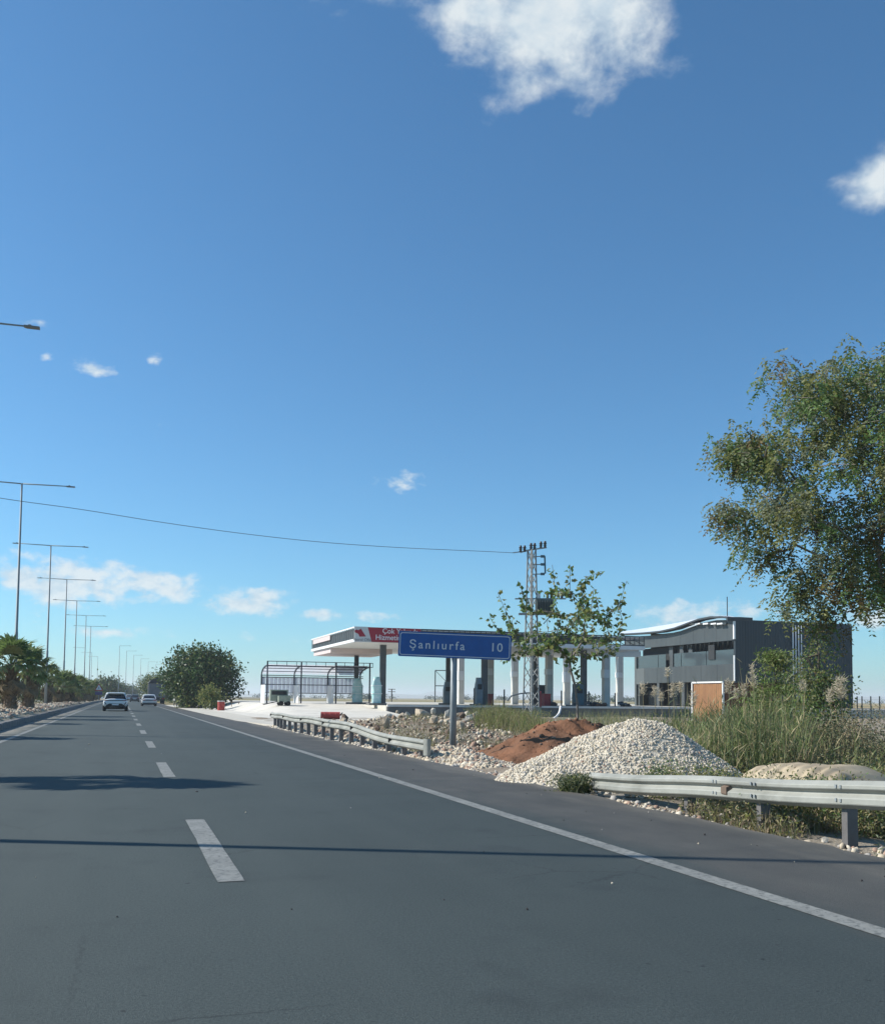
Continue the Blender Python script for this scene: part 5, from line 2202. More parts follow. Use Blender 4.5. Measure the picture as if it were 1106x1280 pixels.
def young_tree():
    dd = 26.2
    b = D(722, 911, dd)
    fk = D(712, 826, dd)
    trunk = [b - Vector((0, 0, .3)), b, D(721.5, 880, dd), D(718, 855, dd), D(713, 838, dd), fk]
    root = thing('young_tree', 'young sparse mulberry tree with upright leafy shoots standing on the red earth mound', 'tree', b)
    tips = [(612, 772, 0), (622, 741, .8), (650, 728, -.6), (690, 706, .5), (712, 706, -.4), (734, 721, .9), (751, 714, .2), (783, 726, -.5), (778, 752, .6), (778, 775, -.7), (770, 760, 1.2), (655, 757, -1.), (640, 790, .9), (632, 824, .3),
            (700, 735, -1.3), (725, 735, 1.4), (742, 735, -1.2), (668, 775, 1.5), (690, 765, -.9), (748, 770, -1.5), (760, 800, 1.0), (700, 770, 1.8), (722, 760, -2.), (655, 800, -1.6), (735, 800, 1.6), (678, 740, .1), (720, 800, -1.2), (765, 782, .2), (745, 750, .4),
            (640, 775, 1.3), (628, 796, .2), (705, 800, 1.4), (690, 820, -1.2), (670, 815, .5), (745, 820, .4), (650, 815, .2), (755, 770, .9), (685, 790, .3), (716, 780, .6), (733, 765, -.3)]
    T = [D(px, py, dd + dz * .9) for px, py, dz in tips]
    # inner scaffold first, so that shoots rise from a few limbs
    mids = []
    for px, py in ((690, 800), (745, 790), (672, 790), (730, 780), (708, 785), (750, 772), (655, 790)):
        mids.append(D(px, py, dd + random.gauss(0, .5)))
    for px, py, dz in tips:                             # shoots turn upright towards their tips
        if py < 790:
            mids.append(D(px + (712 - px) * .16, py + 34, dd + dz * .75))
    nodes, par, ends = skeleton(trunk, mids + T, .04, 0., .1)
    limbs_mb(nodes, par, .008, .065, len(trunk)).build('trunk', 'pale_bark', root, smooth=True)
    cen, dirs, mi = [], [], []
    off = len(mids)
    for i in range(len(T)):
        e = ends[off + i]
        path = [e]
        while par[path[-1]] >= 0 and len(path) < 4:
            path.append(par[path[-1]])
        for a, c in zip(path[:-1], path[1:]):
            p, q = nodes[a], nodes[c]
            k = int((p - q).length * (30 if a == e or a == path[1] else 7)) + 2
            for s in range(k):
                t = random.random()
                x = p.lerp(q, t)
                d = Vector((random.gauss(0, 1), random.gauss(0, 1), random.gauss(-.35, .7))).normalized()
                cen.append(tuple(x + d * .05 - b))
                dirs.append(tuple(d))
    low = Vector(fk)
    for i in range(190):
        n_ = random.choice(nodes[len(trunk):])
        if n_.z > low.z + 1.5:
            continue
        d = Vector((random.gauss(0, 1), random.gauss(0, 1), random.gauss(-.3, .7))).normalized()
        cen.append(tuple(n_ + d * random.uniform(.03, .22) - b))
        dirs.append(tuple(d))
    # a few leaves down the stem
    for i in range(26):
        t = random.random()
        x = D(714 + 5 * t, 832 + 30 * t, dd)
        d = Vector((random.uniform(.2, 1), random.gauss(0, .5), random.gauss(-.2, .4)))
        cen.append(tuple(x + d * .12 - b))
        dirs.append(tuple(d))
    n = len(cen)
    ln = rng.uniform(.09, .17, n)
    V, Fq = leaves_np(np.array(cen), np.array(dirs), ln, ln * .72)
    link('crown', mesh_np('crown', V, Fq, ['leaf_green', 'leaf_olive', 'leaf_grey'], rng.choice(3, n, p=[.5, .28, .22])), root)


young_tree()


def big_tree():
    d0 = 21.5
    cen = D(1140, 612, d0)
    base = D(1215, 905, d0)
    base = Vector((base.x, base.y, -.2))
    trunk = [base, base + Vector((-.1, 0, 1.2)), base + Vector((-.25, .1, 2.2)), base + Vector((-.5, .1, 3.0))]
    # crown made of branch masses, each an uneven ellipsoid
    lobes = [(1030, 520, 0, 1.75, 80), (1090, 560, -.8, 2.0, 90), (960, 560, .4, 1.25, 56), (925, 560, .2, .75, 24), (1000, 630, -.6, 1.5, 60), (935, 645, .6, .95, 34), (1070, 660, .6, 1.7, 70), (1120, 500, .8, 1.8, 60), (1000, 480, .3, .9, 32),
             (1070, 480, -.6, 1.2, 40), (1150, 640, -.8, 2.2, 80), (1010, 728, .2, .8, 24), (1060, 715, -.4, 1.05, 38), (1110, 728, .2, 1.0, 36), (1200, 560, 0, 2.4, 70), (1220, 690, .4, 2.0, 50), (975, 742, .3, .42, 9), (1024, 764, .2, .36, 5), (1180, 470, 0, 1.8, 40), (960, 690, .4, .6, 16), (905, 640, .3, .4, 9), (900, 560, .3, .35, 7)]
    lobes = [(px + 8, py, dz, r_, max(5, int(n * .72))) for px, py, dz, r_, n in lobes]
    T = []
    for i, (px, py, dz, r_, n) in enumerate(lobes):
        c = D(px, py, d0 + dz)
        T += ellipsoid_targets(n, c, (r_, r_ * .95, r_ * .82), .55, .35, 100 + i)
    root = thing('robinia_tree', 'big spreading roadside tree with small drooping olive leaves at the right edge', 'tree', base)
    nodes, par, ends = skeleton(trunk, T, .10, 0, .3)
    limbs_mb(nodes, par, .008, .27, len(trunk)).build('trunk', 'pale_bark', root, smooth=True)
    # sprays: drooping leaf stalks with leaflets in pairs
    Tn = np.array([tuple(t) for t in T])
    k = 8
    st = np.repeat(Tn, k, 0) + rng.normal(size=(len(Tn) * k, 3)) * .125
    a = rng.uniform(0, 2 * PI, len(st))
    L = rng.uniform(.24, .48, len(st))
    dr = np.stack([np.cos(a), np.sin(a), rng.normal(-.75, .45, len(st))], 1)
    dr /= np.linalg.norm(dr, axis=1, keepdims=True)
    nl = 12
    t = (np.arange(nl) // 2 + 1) / (nl / 2)
    pos = st[:, None, :] + dr[:, None, :] * (L[:, None] * t[None])[..., None]
    pos[..., 2] -= (L[:, None] * .5 * t[None] ** 2)
    side = np.cross(dr, np.array([0, 0, 1.]))
    side /= np.linalg.norm(side, axis=1, keepdims=True) + 1e-6
    sg = np.where(np.arange(nl) % 2 == 0, 1., -1.)
    ld = side[:, None, :] * sg[None, :, None] + dr[:, None, :] * .5 + rng.normal(size=pos.shape) * .25
    ld[..., 2] -= .35
    pos, ld = pos.reshape(-1, 3), ld.reshape(-1, 3)
    n = len(pos)
    ln = rng.uniform(.075, .125, n)
    V, Fq = leaves_np(pos - np.array(tuple(base)), ld, ln, ln * .44, .1)
    # colour by spray, browner towards some branches
    wt = np.array([noise.noise(Vector(tuple(p)) * .55) for p in Tn])
    ms = np.where(rng.random(len(Tn)) < np.clip(.14 + wt * .7, .02, .6), 2, rng.choice(4, len(Tn), p=[.34, .42, .0, .24]))
    sp = np.repeat(ms, k)
    sp = np.where(rng.random(len(sp)) < .2, rng.choice(4, len(sp), p=[.36, .40, .06, .18]), sp)
    link('crown', mesh_np('crown', V, Fq, ['leaf_green', 'leaf_olive', 'leaf_rust', 'leaf_grey'], np.repeat(sp, nl)), root)


big_tree()


def roadside_trees():
    # dense round mulberry before the shelter, and the row behind it
    b = P(256, 883.5)
    c = D(252, 850, 104)
    T = ellipsoid_targets(330, (c.x, c.y, 2.95), (3.5, 3.6, 3.0), .45, .22, 4, .5, .95)
    rr = random.Random(8)
    for i in range(46):                                 # shoots that stand out of the outline
        a, e = rr.random() * 2 * PI, rr.uniform(.15, 1.4)
        v = Vector((math.cos(a) * math.cos(e) * 3.5, math.sin(a) * math.cos(e) * 3.6, math.sin(e) * 3.0)) * rr.uniform(1.04, 1.2)
        T.append(Vector((c.x, c.y, 2.95)) + v)
    leafy_tree('mulberry_tree', 'dense round dark green tree beside the road left of the steel shelter', 'tree', [Vector((c.x, c.y, -.1)), Vector((c.x, c.y, .6)), Vector((c.x + .1, c.y, 1.4))], T, (.34, .62), ['mulberry_green', 'mulberry_dark', 'leaf_olive'], [.56, .32, .12], .012, .22, 'bark', None, 46, .40, .25)
    lbs = ['olive green tree just left behind the dense round tree', 'tree behind the truck at the road side', 'farthest tree of the roadside row, left of the truck']
    for i, (px, d, h, r_) in enumerate(((216, 178, 5.6, 2.2), (199, 215, 6.4, 3.4), (186, 260, 6.6, 3.2))):
        c = D(px, 870, d)
        T = ellipsoid_targets(110, (c.x, c.y, h * .52), (r_, r_, h * .46), .5, .28, 14 + i, .4)
        leafy_tree('roadside_tree', lbs[i], 'tree', [Vector((c.x, c.y, -.1)), Vector((c.x, c.y, 1.2))], T, (.40, .6), ['mulberry_green', 'leaf_olive', 'mulberry_dark'], [.5, .3, .2], .015, .18, 'bark', 'trees along the road behind the dense round tree', 40, .5, .25)
    for i, (px, d, h, r_, m, lb) in enumerate(((265, 92, 2.2, 1.15, 'leaf_olive', 'small yellow-green bush in front of the dense round tree'), (234, 103, 1.25, .95, 'leaf_grey', 'grey-green bush at the end of the far guard rail'))):
        c = D(px, 880, d)
        T = ellipsoid_targets(46, (c.x, c.y, h * .52), (r_, r_, h * .45), .5, .3, 24 + i, .1)
        leafy_tree('roadside_bush', lb, 'bush', [Vector((c.x, c.y, -.05)), Vector((c.x, c.y, .4))], T, (.22, .55), [m, 'mulberry_green'], [.72, .28], .01, .06, 'bark', None, 34, .26, .2)
    # far trees past the end of the palms and the median
    for i, (px, d, h, r_) in enumerate(((136, 260, 6.5, 3.2), (146, 330, 5.5, 3.5), (158, 420, 6.0, 4.5), (166, 480, 6., 4.))):
        c = D(px, 870, d)
        T = ellipsoid_targets(60, (c.x, c.y, h * .55), (r_, r_, h * .42), .5, .3, 34 + i, .4)
        leafy_tree('far_tree', ['dark tree behind the tallest single-arm lamp', 'far tree between the lamps beyond the white car', 'far low tree above the dark car', 'farthest low tree at the vanishing point of the road'][i], 'tree', [Vector((c.x, c.y, 0)), Vector((c.x, c.y, 1.2))], T, (.7, .6), ['mulberry_green', 'mulberry_dark'], [.6, .4], .02, .2, 'bark', 'far trees at the end of the road', 30, .7)


roadside_trees()


def right_shrubs():
    # feathery bright sapling, tall dark creeper-clad shrub, dry grey bushes
    def zg(p):
        return ground_z(p.x, p.y)
    p = D(968, 930, 23)
    z0 = zg(p)
    root_t = []
    T = []
    rr = random.Random(2)
    for i in range(64):                                 # tiers
        t = rr.random()
        zz = z0 + .5 + t * 2.55
        r_ = (1.0 - t) * .95 + .12
        a = rr.random() * 2 * PI
        T.append(Vector((p.x + math.cos(a) * r_ * rr.uniform(.3, 1), p.y + math.sin(a) * r_ * rr.uniform(.3, 1), zz)))
    leafy_tree('feathery_sapling', 'bright green feathery sapling rising from the reeds before the dark side wall', 'shrub', [Vector((p.x, p.y, z0 - .1)), Vector((p.x, p.y, z0 + 1.)), Vector((p.x + .05, p.y, z0 + 2.6))], T, (.085, .34), ['bright_green', 'reed_green', 'leaf_olive'], [.5, .35, .15], .006, .04, 'bark', None, 90, .15, .5, flat=.3)
    p = D(1022, 930, 22)
    z0 = zg(p)
    T = ellipsoid_targets(74, (p.x, p.y, z0 + 1.6), (.75, .8, 1.5), .5, .3, 51, z0 + .2)
    T += ellipsoid_targets(13, (p.x + .05, p.y, z0 + 3.3), (.36, .4, .75), .5, .3, 52)
    leafy_tree('tall_shrub', 'tall dark olive shrub climbing in front of the dark side wall under the big tree', 'shrub', [Vector((p.x, p.y, z0 - .1)), Vector((p.x, p.y, z0 + 1.3)), Vector((p.x + .05, p.y, z0 + 2.8))], T, (.075, .55), ['leaf_green', 'leaf_olive', 'leaf_grey', 'leaf_rust'], [.42, .3, .2, .08], .006, .05, 'bark', None, 62, .15, .3)
    p = D(993, 935, 21)
    z0 = zg(p)
    T = ellipsoid_targets(44, (p.x, p.y, z0 + .95), (.6, .6, .85), .5, .3, 53, z0 + .2)
    leafy_tree('yellow_green_shrub', 'yellow-green bushy shrub between the sapling and the tall dark shrub', 'shrub', [Vector((p.x, p.y, z0 - .1)), Vector((p.x, p.y, z0 + .9))], T, (.085, .42), ['bright_green', 'leaf_olive', 'reed_green'], [.35, .35, .3], .006, .04, 'bark', None, 70, .2, .3)
    sp = [(1048, 940, 19, .95, 1.6, 'dry grey-brown bush right of the tall dark shrub'), (1086, 935, 18.5, 1.0, 1.5, 'yellowish dry bush at the right edge below the big tree'), (1010, 950, 17.5, .7, .75, 'low grey bush on the earth behind the berm'), (1060, 960, 15.5, .75, .55, 'low olive bush on top of the berm near the right edge'), (1100, 962, 15., .6, .6, 'low olive bush cut by the right edge'), (935, 940, 21, .7, 1.15, 'reedy green bush left of the sapling')]
    for i, (px, py, d, r_, h, lb) in enumerate(sp):
        p = D(px, py, d)
        z0 = zg(p)
        T = ellipsoid_targets(54, (p.x, p.y, z0 + h * .55), (r_, r_ * .8, h * .5), .55, .35, 61 + i, z0 + .05)
        mw = (['dry_leaf', 'dry_twig', 'leaf_grey'], [.45, .25, .3]) if i != 5 else (['reed_green', 'leaf_olive', 'leaf_grey'], [.5, .3, .2])
        if i in (3, 4):
            mw = (['leaf_olive', 'leaf_grey', 'dry_leaf'], [.4, .35, .25])
        leafy_tree('dry_bush', lb, 'bush', [Vector((p.x, p.y, z0 - .05)), Vector((p.x, p.y, z0 + .25))], T, (.06, .35), mw[0], mw[1], .005, .03, 'dry_twig', 'bushes behind the nearer guard rail', 80, .16, .1)
    # under the rail
    sp = [(890, 1015, 12.2, .45, .38, 'low dark weed bush between the first and second rail posts'), (990, 1030, 10.6, .55, .48, 'green weed bush under the rail between the second and third posts'), (1085, 1045, 9.9, .45, .46, 'brown weed bush right of the third rail post'), (1035, 1025, 11.0, .45, .42, 'dark weed bush behind the third rail post'), (945, 1010, 12.0, .5, .4, 'grey weed bush behind the second rail post'), (840, 1000, 13.2, .45, .35, 'low weed bush behind the first rail post')]
    for i, (px, py, d, r_, h, lb) in enumerate(sp):
        p = D(px, py, d)
        p.x = max(p.x, 6.85)
        z0 = ground_z(p.x, p.y)
        T = ellipsoid_targets(40, (p.x, p.y, z0 + h * .5), (r_, r_ * .7, h * .55), .55, .35, 71 + i, z0)
        leafy_tree('weed_bush', lb, 'weed', [Vector((p.x, p.y, z0 - .05)), Vector((p.x, p.y, z0 + .12))], T, (.042, .4), ['leaf_green', 'leaf_olive', 'dry_leaf', 'leaf_grey'], [.22, .28, .28, .22], .003, .015, 'dry_twig', 'weeds under the nearer guard rail', 90, .10, .0)
    # tuft at the end of the rail
    p = P(719, 990, -.02)
    root = thing('weed_tuft', 'dark spiky weed tuft at the nearer guard rail end before the gravel heap', 'weed', (p.x, p.y, -.03))
    n = 520
    base = np.stack([rng.normal(0, .10, n), rng.normal(0, .09, n), np.zeros(n)], 1)
    V1, F1, sg = blades_np(base, rng.uniform(.12, .34, n), rng.uniform(.008, .016, n), rng.uniform(.3, 1.3, n), 3)
    n2 = 1300
    c2 = base[rng.integers(0, n, n2)] + np.stack([rng.normal(0, .13, n2), rng.normal(0, .10, n2), rng.uniform(.02, .26, n2)], 1)
    V2, F2 = leaves_np(c2, rng.normal(size=(n2, 3)), rng.uniform(.025, .055, n2), .016)
    V, Fq = merge([(V1, F1), (V2, F2)])
    mi = np.concatenate([np.repeat(rng.choice(3, n, p=[.5, .3, .2]), sg), rng.choice(3, n2, p=[.5, .3, .2])])
    link('foliage', mesh_np('foliage', V, Fq, ['mulberry_dark', 'leaf_grey', 'leaf_olive'], mi), root)
    V1, F1, sg = blades_np(np.array([(0.01, 0, 0), (.05, .02, 0), (-.04, 0, 0)]), np.array([.48, .36, .34]), .01, .2, 3)
    link('stalk', mesh_np('stalk', V1, F1, 'dry_twig'), root)


right_shrubs()


def reeds_and_grass():
    # reeds: thousands of blades, plume heads at the tips of the tall ones
    n = 19000
    px = rng.uniform(806, 1106, n)
    d = rng.uniform(17.2, 28, n)
    pos = np.array([tuple(D(a, 900, b)) for a, b in zip(px, d)])
    keep = (pos[:, 0] > 8.9)
    # thinner towards the right end, where the bushes stand
    keep &= rng.random(n) < np.where(px > 1010, .25, np.where(px > 960, .6, 1.0))
    clump = np.array([noise.noise(Vector((p[0] * .8, p[1] * .8, 0))) for p in pos])
    keep &= rng.random(n) < np.clip(.75 + clump, .15, 1)
    pos, px, clump = pos[keep], px[keep], clump[keep]
    pos[:, 2] = [ground_z(p[0], p[1]) - .03 for p in pos]
    n = len(pos)
    big = np.array([noise.noise(Vector((p[0] * .33, p[1] * .33, 4))) for p in pos])
    h = rng.uniform(.6, 1.5, n) * (1 + .30 * clump + .55 * big) * np.interp(px, [790, 850, 930, 985, 1030, 1106], [.5, .8, 1.1, 1.3, .9, .6])
    h *= np.where(rng.random(n) < .06, 1.35, 1.)
    V, Fq, sg = blades_np(pos, h, rng.uniform(.016, .036, n), rng.gamma(2., .075, n), 4, .8)
    mi = rng.choice(3, n, p=[.44, .22, .34])
    parts = [(V, Fq)]
    idx = [np.repeat(mi, sg)]
    # leaves off the stems
    k = 26000
    j = rng.integers(0, n, k)
    c = pos[j] + np.stack([rng.normal(0, .05, k), rng.normal(0, .05, k), h[j] * rng.uniform(.15, .95, k)], 1)
    ld = rng.normal(size=(k, 3)) * np.array([1, 1, .5]) + np.array([0, 0, 1.5])
    V2, F2 = leaves_np(c, ld, rng.uniform(.14, .36, k), rng.uniform(.014, .026, k))
    parts.append((V2, F2))
    idx.append(np.where(rng.random(k) < .8, mi[j], rng.integers(0, 3, k)))
    V, Fq = merge(parts)
    tag(link('reeds', mesh_np('reeds', V, Fq, ['reed_green', 'reed_blue', 'reed_straw'], np.concatenate(idx))), kind='stuff')
    # tall reed stems with pale plumes, one by one
    sp = [(834, 842, 21, 'leftmost pale plume before the ground floor openings'), (818, 866, 20.5, 'short pale plume left of the others before the building'), (803, 862, 21, 'pale plume at the left end of the reeds'), (841, 862, 20, 'pale plume below the leftmost tall plume'), (850, 861, 20.5, 'pale plume before the container edge'), (940, 838, 20, 'tallest pale plume before the dark side wall'), (941, 852, 21, 'pale plume just below the tallest'), (910, 858, 20, 'grey plume before the rusty container end'), (920, 869, 19.5, 'low plume before the rusty container end'), (929, 863, 20.5, 'plume between the container and the tallest plume'), (1050, 857, 18.5, 'large cream plume right of the tall dark shrub'), (866, 872, 19.5, 'plume at the left foot of the container'), (826, 872, 19, 'low pale plume before the first opening'), (1003, 858, 19, 'pale plume in the yellow-green shrub'), (1037, 870, 18.5, 'pale plume low beside the cream plume')]
    for i, (a, b, dd, lb) in enumerate(sp):
        tp = D(a, b, dd)
        z0 = ground_z(tp.x, tp.y)
        root = thing('plume_reed', lb + ' on a tall reed', 'reed', (tp.x, tp.y, z0), 'reeds with pale plumes')
        MB().tube([(tp.x + .12, tp.y, z0), (tp.x + .05, tp.y, (z0 + tp.z) / 2), (tp.x, tp.y, tp.z)], [.010, .008, .005], 4).build('stem', 'reed_straw', root)
        m = 110 + 13 * (i % 5) if i != 10 else 300
        t = rng.random(m)
        s = .68 + .09 * (i % 4) if i != 10 else 1.3
        c = np.stack([rng.normal(0, .035, m) * s, rng.normal(0, .035, m) * s, tp.z - z0 - .30 * s * t + .12], 1)
        ld = np.stack([rng.normal(0, 1, m), rng.normal(0, 1, m), rng.uniform(.2, 1.2, m)], 1)
        V, Fq = leaves_np(c, ld, rng.uniform(.05, .13, m) * s, .012)
        link('plume', mesh_np('plume', V, Fq, 'plume'), root)
    # dry grass and weeds on the bank and along the verge
    def field(name, cnt, rx, rd, hh, ww, mats, p, thr=-.2, lean=.35, seed=0., fade=False):
        px = rng.uniform(rx[0], rx[1], cnt)
        d = rng.uniform(rd[0], rd[1], cnt)
        pos = np.array([tuple(D(a, 905, b)) for a, b in zip(px, d)])
        cl = np.array([noise.noise(Vector((q[0] * .6, q[1] * .6, seed))) for q in pos])
        u = (px - rx[0]) / (rx[1] - rx[0]) * 2 - 1
        v = (d - rd[0]) / (rd[1] - rd[0]) * 2 - 1
        edge = np.clip(1.25 - np.sqrt(u * u + v * v * .8) + cl * .5, 0, 1) if fade else np.ones(cnt)
        keep = (cl > thr) & (pos[:, 0] > 6.35) & (rng.random(cnt) < edge)
        pos, cl, edge = pos[keep], cl[keep], edge[keep]
        pos[:, 2] = [ground_z(q[0], q[1]) - .01 for q in pos]
        n = len(pos)
        V, Fq, sg = blades_np(pos, rng.uniform(hh[0], hh[1], n) * (1 + .6 * cl) * (.35 + .65 * edge), rng.uniform(ww[0], ww[1], n), rng.gamma(2, lean / 2, n), 2)
        k = n * 2
        j = rng.integers(0, n, k)
        c = pos[j] + np.stack([rng.normal(0, .06, k), rng.normal(0, .06, k), rng.uniform(.0, hh[1] * .8, k)], 1)
        V2, F2 = leaves_np(c, rng.normal(size=(k, 3)), rng.uniform(.03, .09, k), .02)
        V, Fq = merge([(V, Fq), (V2, F2)])
        mi = rng.choice(len(mats), n, p=p)
        tag(link(name, mesh_np(name, V, Fq, mats, np.concatenate([np.repeat(mi, sg), mi[j]]))), kind='stuff')
    field('bank_weeds', 6500, (470, 700), (23.5, 46), (.08, .28), (.010, .022), ['dry_leaf', 'leaf_olive', 'dry_twig', 'leaf_grey'], [.40, .14, .30, .16], .0, seed=3.)
    field('green_weeds', 9000, (580, 690), (34, 52), (.35, .95), (.014, .03), ['bright_green', 'leaf_olive', 'dry_leaf', 'reed_green'], [.08, .36, .46, .10], -.35, seed=5., fade=True)
    field('wall_weeds', 2500, (690, 830), (40, 62), (.4, .95), (.014, .03), ['leaf_grey', 'leaf_olive', 'dry_leaf'], [.4, .35, .25], -.2, seed=8., fade=True)
    field('verge_weeds', 8000, (800, 1160), (8.0, 11.6), (.06, .28), (.006, .012), ['dry_leaf', 'leaf_olive', 'dry_twig', 'leaf_grey'], [.35, .22, .25, .18], -.12, seed=4.)
    field('dry_grass', 9000, (940, 1180), (15.5, 26), (.15, .6), (.008, .016), ['reed_straw', 'dry_leaf', 'leaf_grey', 'leaf_olive'], [.3, .3, .2, .2], -.2, seed=6.)
    # far wood line on the horizon, too far to tell trees apart
    n = 2600
    az = rng.uniform(rad(-16), rad(48), n)
    dist = rng.uniform(420, 1100, n)
    cl = np.array([noise.noise(Vector((a * 14, b * .004, 2))) for a, b in zip(az, dist)])
    kp = (cl > .28) & ~((np.abs(az) < rad(3.2)))
    az, dist, cl = az[kp], dist[kp], cl[kp]
    n = len(az)
    q = 26
    c = np.stack([np.sin(az) * dist, np.cos(az) * dist, np.full(n, 1.6)], 1)
    c = np.repeat(c, q, 0) + rng.normal(size=(n * q, 3)) * np.array([1.6, 1.6, 1.0])
    V, Fq = leaves_np(c, rng.normal(size=(n * q, 3)), rng.uniform(.7, 1.5, n * q), .9)
    tag(link('distant_woods', mesh_np('distant_woods', V, Fq, 'tree_far')), kind='stuff')


reeds_and_grass()


def field_fence():
    # thin posts and wire at the far right
    pts = [D(px, 890, 70 - 1.2 * i) for i, px in enumerate((1071, 1077, 1088, 1099, 1112, 1126))]
    root = thing('wire_fence', 'thin dark post and wire fence in the field right of the dark building', 'fence', (pts[0].x, pts[0].y, 0))
    for p in pts:
        MB().tube([(p.x, p.y, -.2), (p.x, p.y, 1.75)], .045, 6).build('post', 'dark_steel', root)
    for z in (.5, 1.0, 1.5):
        mb = MB()
        for a, b in zip(pts[:-1], pts[1:]):
            mb.beam((a.x, a.y, z), (b.x, b.y, z), .012)
        mb.build('wire', 'dark_steel', root)


field_fence()

# =================================================================== VEHICLES


def car(name, label, loc, W, L, H, paint, kind, group='cars driving ahead'):
    root = thing(name, label, 'car', loc, group)
    suv = kind == 'suv'

    def sect(y, hw, z0, z1, n=20, e=3.6, ins=1.):
        o = []
        for i in range(n):
            a = 2 * PI * (i + .5) / n
            c_, s_ = math.cos(a), math.sin(a)
            x = hw * math.copysign(abs(c_) ** (2 / e), c_)
            z = (z0 + z1) / 2 + (z1 - z0) / 2 * math.copysign(abs(s_) ** (2 / e), s_)
            if z > (z0 + z1) / 2:
                x *= 1 - (1 - ins) * ((z - (z0 + z1) / 2) / ((z1 - z0) / 2))
            o.append((x, y, z))
        return o

    def loft(secs):
        mb = MB()
        n = len(secs[0])
        vs = [v for s in secs for v in s]
        fs = [(i * n + k, i * n + (k + 1) % n, (i + 1) * n + (k + 1) % n, (i + 1) * n + k) for i in range(len(secs) - 1) for k in range(n)]
        fs += [tuple(range(n - 1, -1, -1)), tuple((len(secs) - 1) * n + k for k in range(n))]
        mb.add(vs, fs)
        return mb
    hw = W / 2
    zb = .26 if suv else .20
    belt = H * (.66 if suv else .64)
    # body, tail at y = 0, nose at y = L
    st = [(0, .90, zb + .22, belt - .06), (.06, .955, zb + .16, belt), (.25, .985, zb + .03, belt + .02), (1.0, 1., zb, belt + .01), (L * .5, 1., zb, belt - .02), (L * .70, 1., zb, belt - .06), (L * .84, .98, zb + .01, belt - .14), (L * .95, .93, zb + .04, belt - .26), (L, .80, zb + .15, belt - .38)]
    body = loft([sect(y, hw * k, a, b, ins=.95) for y, k, a, b in st]).part('body', paint, root, smooth=True)
    # cabin: glass volume, then roof shell and pillars over it
    g0, g1 = (.16, L * .70) if suv else (.55, L * .72)
    r0, r1 = (.62, L * .46) if suv else (1.45, L * .48)
    loft([sect(g0, hw * .84, belt - .12, belt + .02), sect(g0 + (r0 - g0) * .6, hw * .76, belt - .10, belt + (H - belt) * .70), sect(r0, hw * .68, belt - .1, H - .04), sect((r0 + r1) / 2, hw * .75, belt - .1, H - .025), sect(r1, hw * .74, belt - .1, H - .05), sect(g1, hw * .86, belt - .12, belt + .02)]).part('window_glass', 'car_glass', root, smooth=True)
    loft([sect(r0 - .16, hw * .70, H - .14, H - .07, e=3), sect(r0 + .1, hw * .735, H - .10, H - .01, e=3), sect((r0 + r1) / 2, hw * .745, H - .08, H + .005, e=3), sect(r1 - .1, hw * .73, H - .10, H - .015, e=3), sect(r1 + .12, hw * .70, H - .15, H - .08, e=3)]).part('roof', paint, root, smooth=True)
    for s in (-1, 1):
        mb = MB()
        mb.beam((s * hw * .87, g0 + .04, belt - .02), (s * hw * .715, r0 + .03, H - .07), .055, .05)
        mb.beam((s * hw * .87, L * .38, belt - .03), (s * hw * .745, L * .36, H - .07), .06)
        mb.beam((s * hw * .87, g1 - .05, belt - .03), (s * hw * .735, r1, H - .08), .07)
        mb.part('pillar', paint, root)
        mb = MB()
        mb.box((s * (hw + .09), L * .64, belt + .05), (.18, .10, .14))
        mb.part('mirror', paint if suv else 'dark_plastic', root)
    # tail details
    if suv:
        mb = MB()
        mb.box((0, -.012, belt - .13), (W * .86, .04, .06))
        mb.part('light_bar', 'dark_plastic', root)
        for s in (-1, 1):
            MB().box((s * hw * .74, -.02, belt - .135), (W * .14, .05, .045)).part('tail_light', 'tail_red', root)
            mb = MB()
            mb.slab([(s * hw * .68, -.03, zb + .26), (s * hw * .76, -.03, zb + .28), (s * hw * .90, -.01, zb + .48), (s * hw * .82, -.02, zb + .47)], (0, .05, 0))
            mb.part('bumper_vent', 'dark_plastic', root)
        mb = MB()
        mb.slab([(-hw * .84, -.02, zb + .05), (hw * .84, -.02, zb + .05), (hw * .72, -.035, zb + .22), (hw * .48, -.04, zb + .36), (-hw * .48, -.04, zb + .36), (-hw * .72, -.035, zb + .22)], (0, .2, 0))
        mb.part('rear_bumper', 'dark_plastic', root)
        MB().box((0, -.05, zb + .28), (.52, .02, .11)).part('number_plate', 'print_white', root)
        MB().box((0, r0 - .22, H - .045), (W * .62, .30, .035)).part('spoiler', paint, root)
    else:
        for s in (-1, 1):
            MB().box((s * hw * .72, -.005, belt - .17), (W * .20, .05, .13)).part('tail_light', 'tail_red', root)
        MB().box((0, -.012, belt - .18), (W * .50, .03, .12)).part('boot_panel', 'dark_plastic' if paint != 'dark_paint' else 'silver_paint', root)
        MB().box((0, -.03, belt - .34), (.52, .02, .11)).part('number_plate', 'print_white', root)
        MB().box((0, .06, zb + .10), (W * .80, .16, .16)).part('rear_bumper', 'dark_plastic', root)
    # wheels
    r_ = .36 if suv else .31
    for s in (-1, 1):
        for y in (.82, L - .85):
            w = MB().tube([(s * (hw - .24), y, r_), (s * (hw - .23), y, r_), (s * (hw - .02), y, r_), (s * (hw + .005), y, r_)], [r_ * .9, r_, r_, r_ * .9], 22).part('wheel', 'black_rubber', root)
            MB().tube([(s * (hw - .02), y, r_), (s * (hw + .012), y, r_)], [r_ * .62, r_ * .58], 16).part('rim', 'chrome_rim', w)
    MB().b3((-hw * .8, .3, .16), (hw * .8, L - .3, zb + .1)).part('underbody', 'dark_plastic', root)
    return root


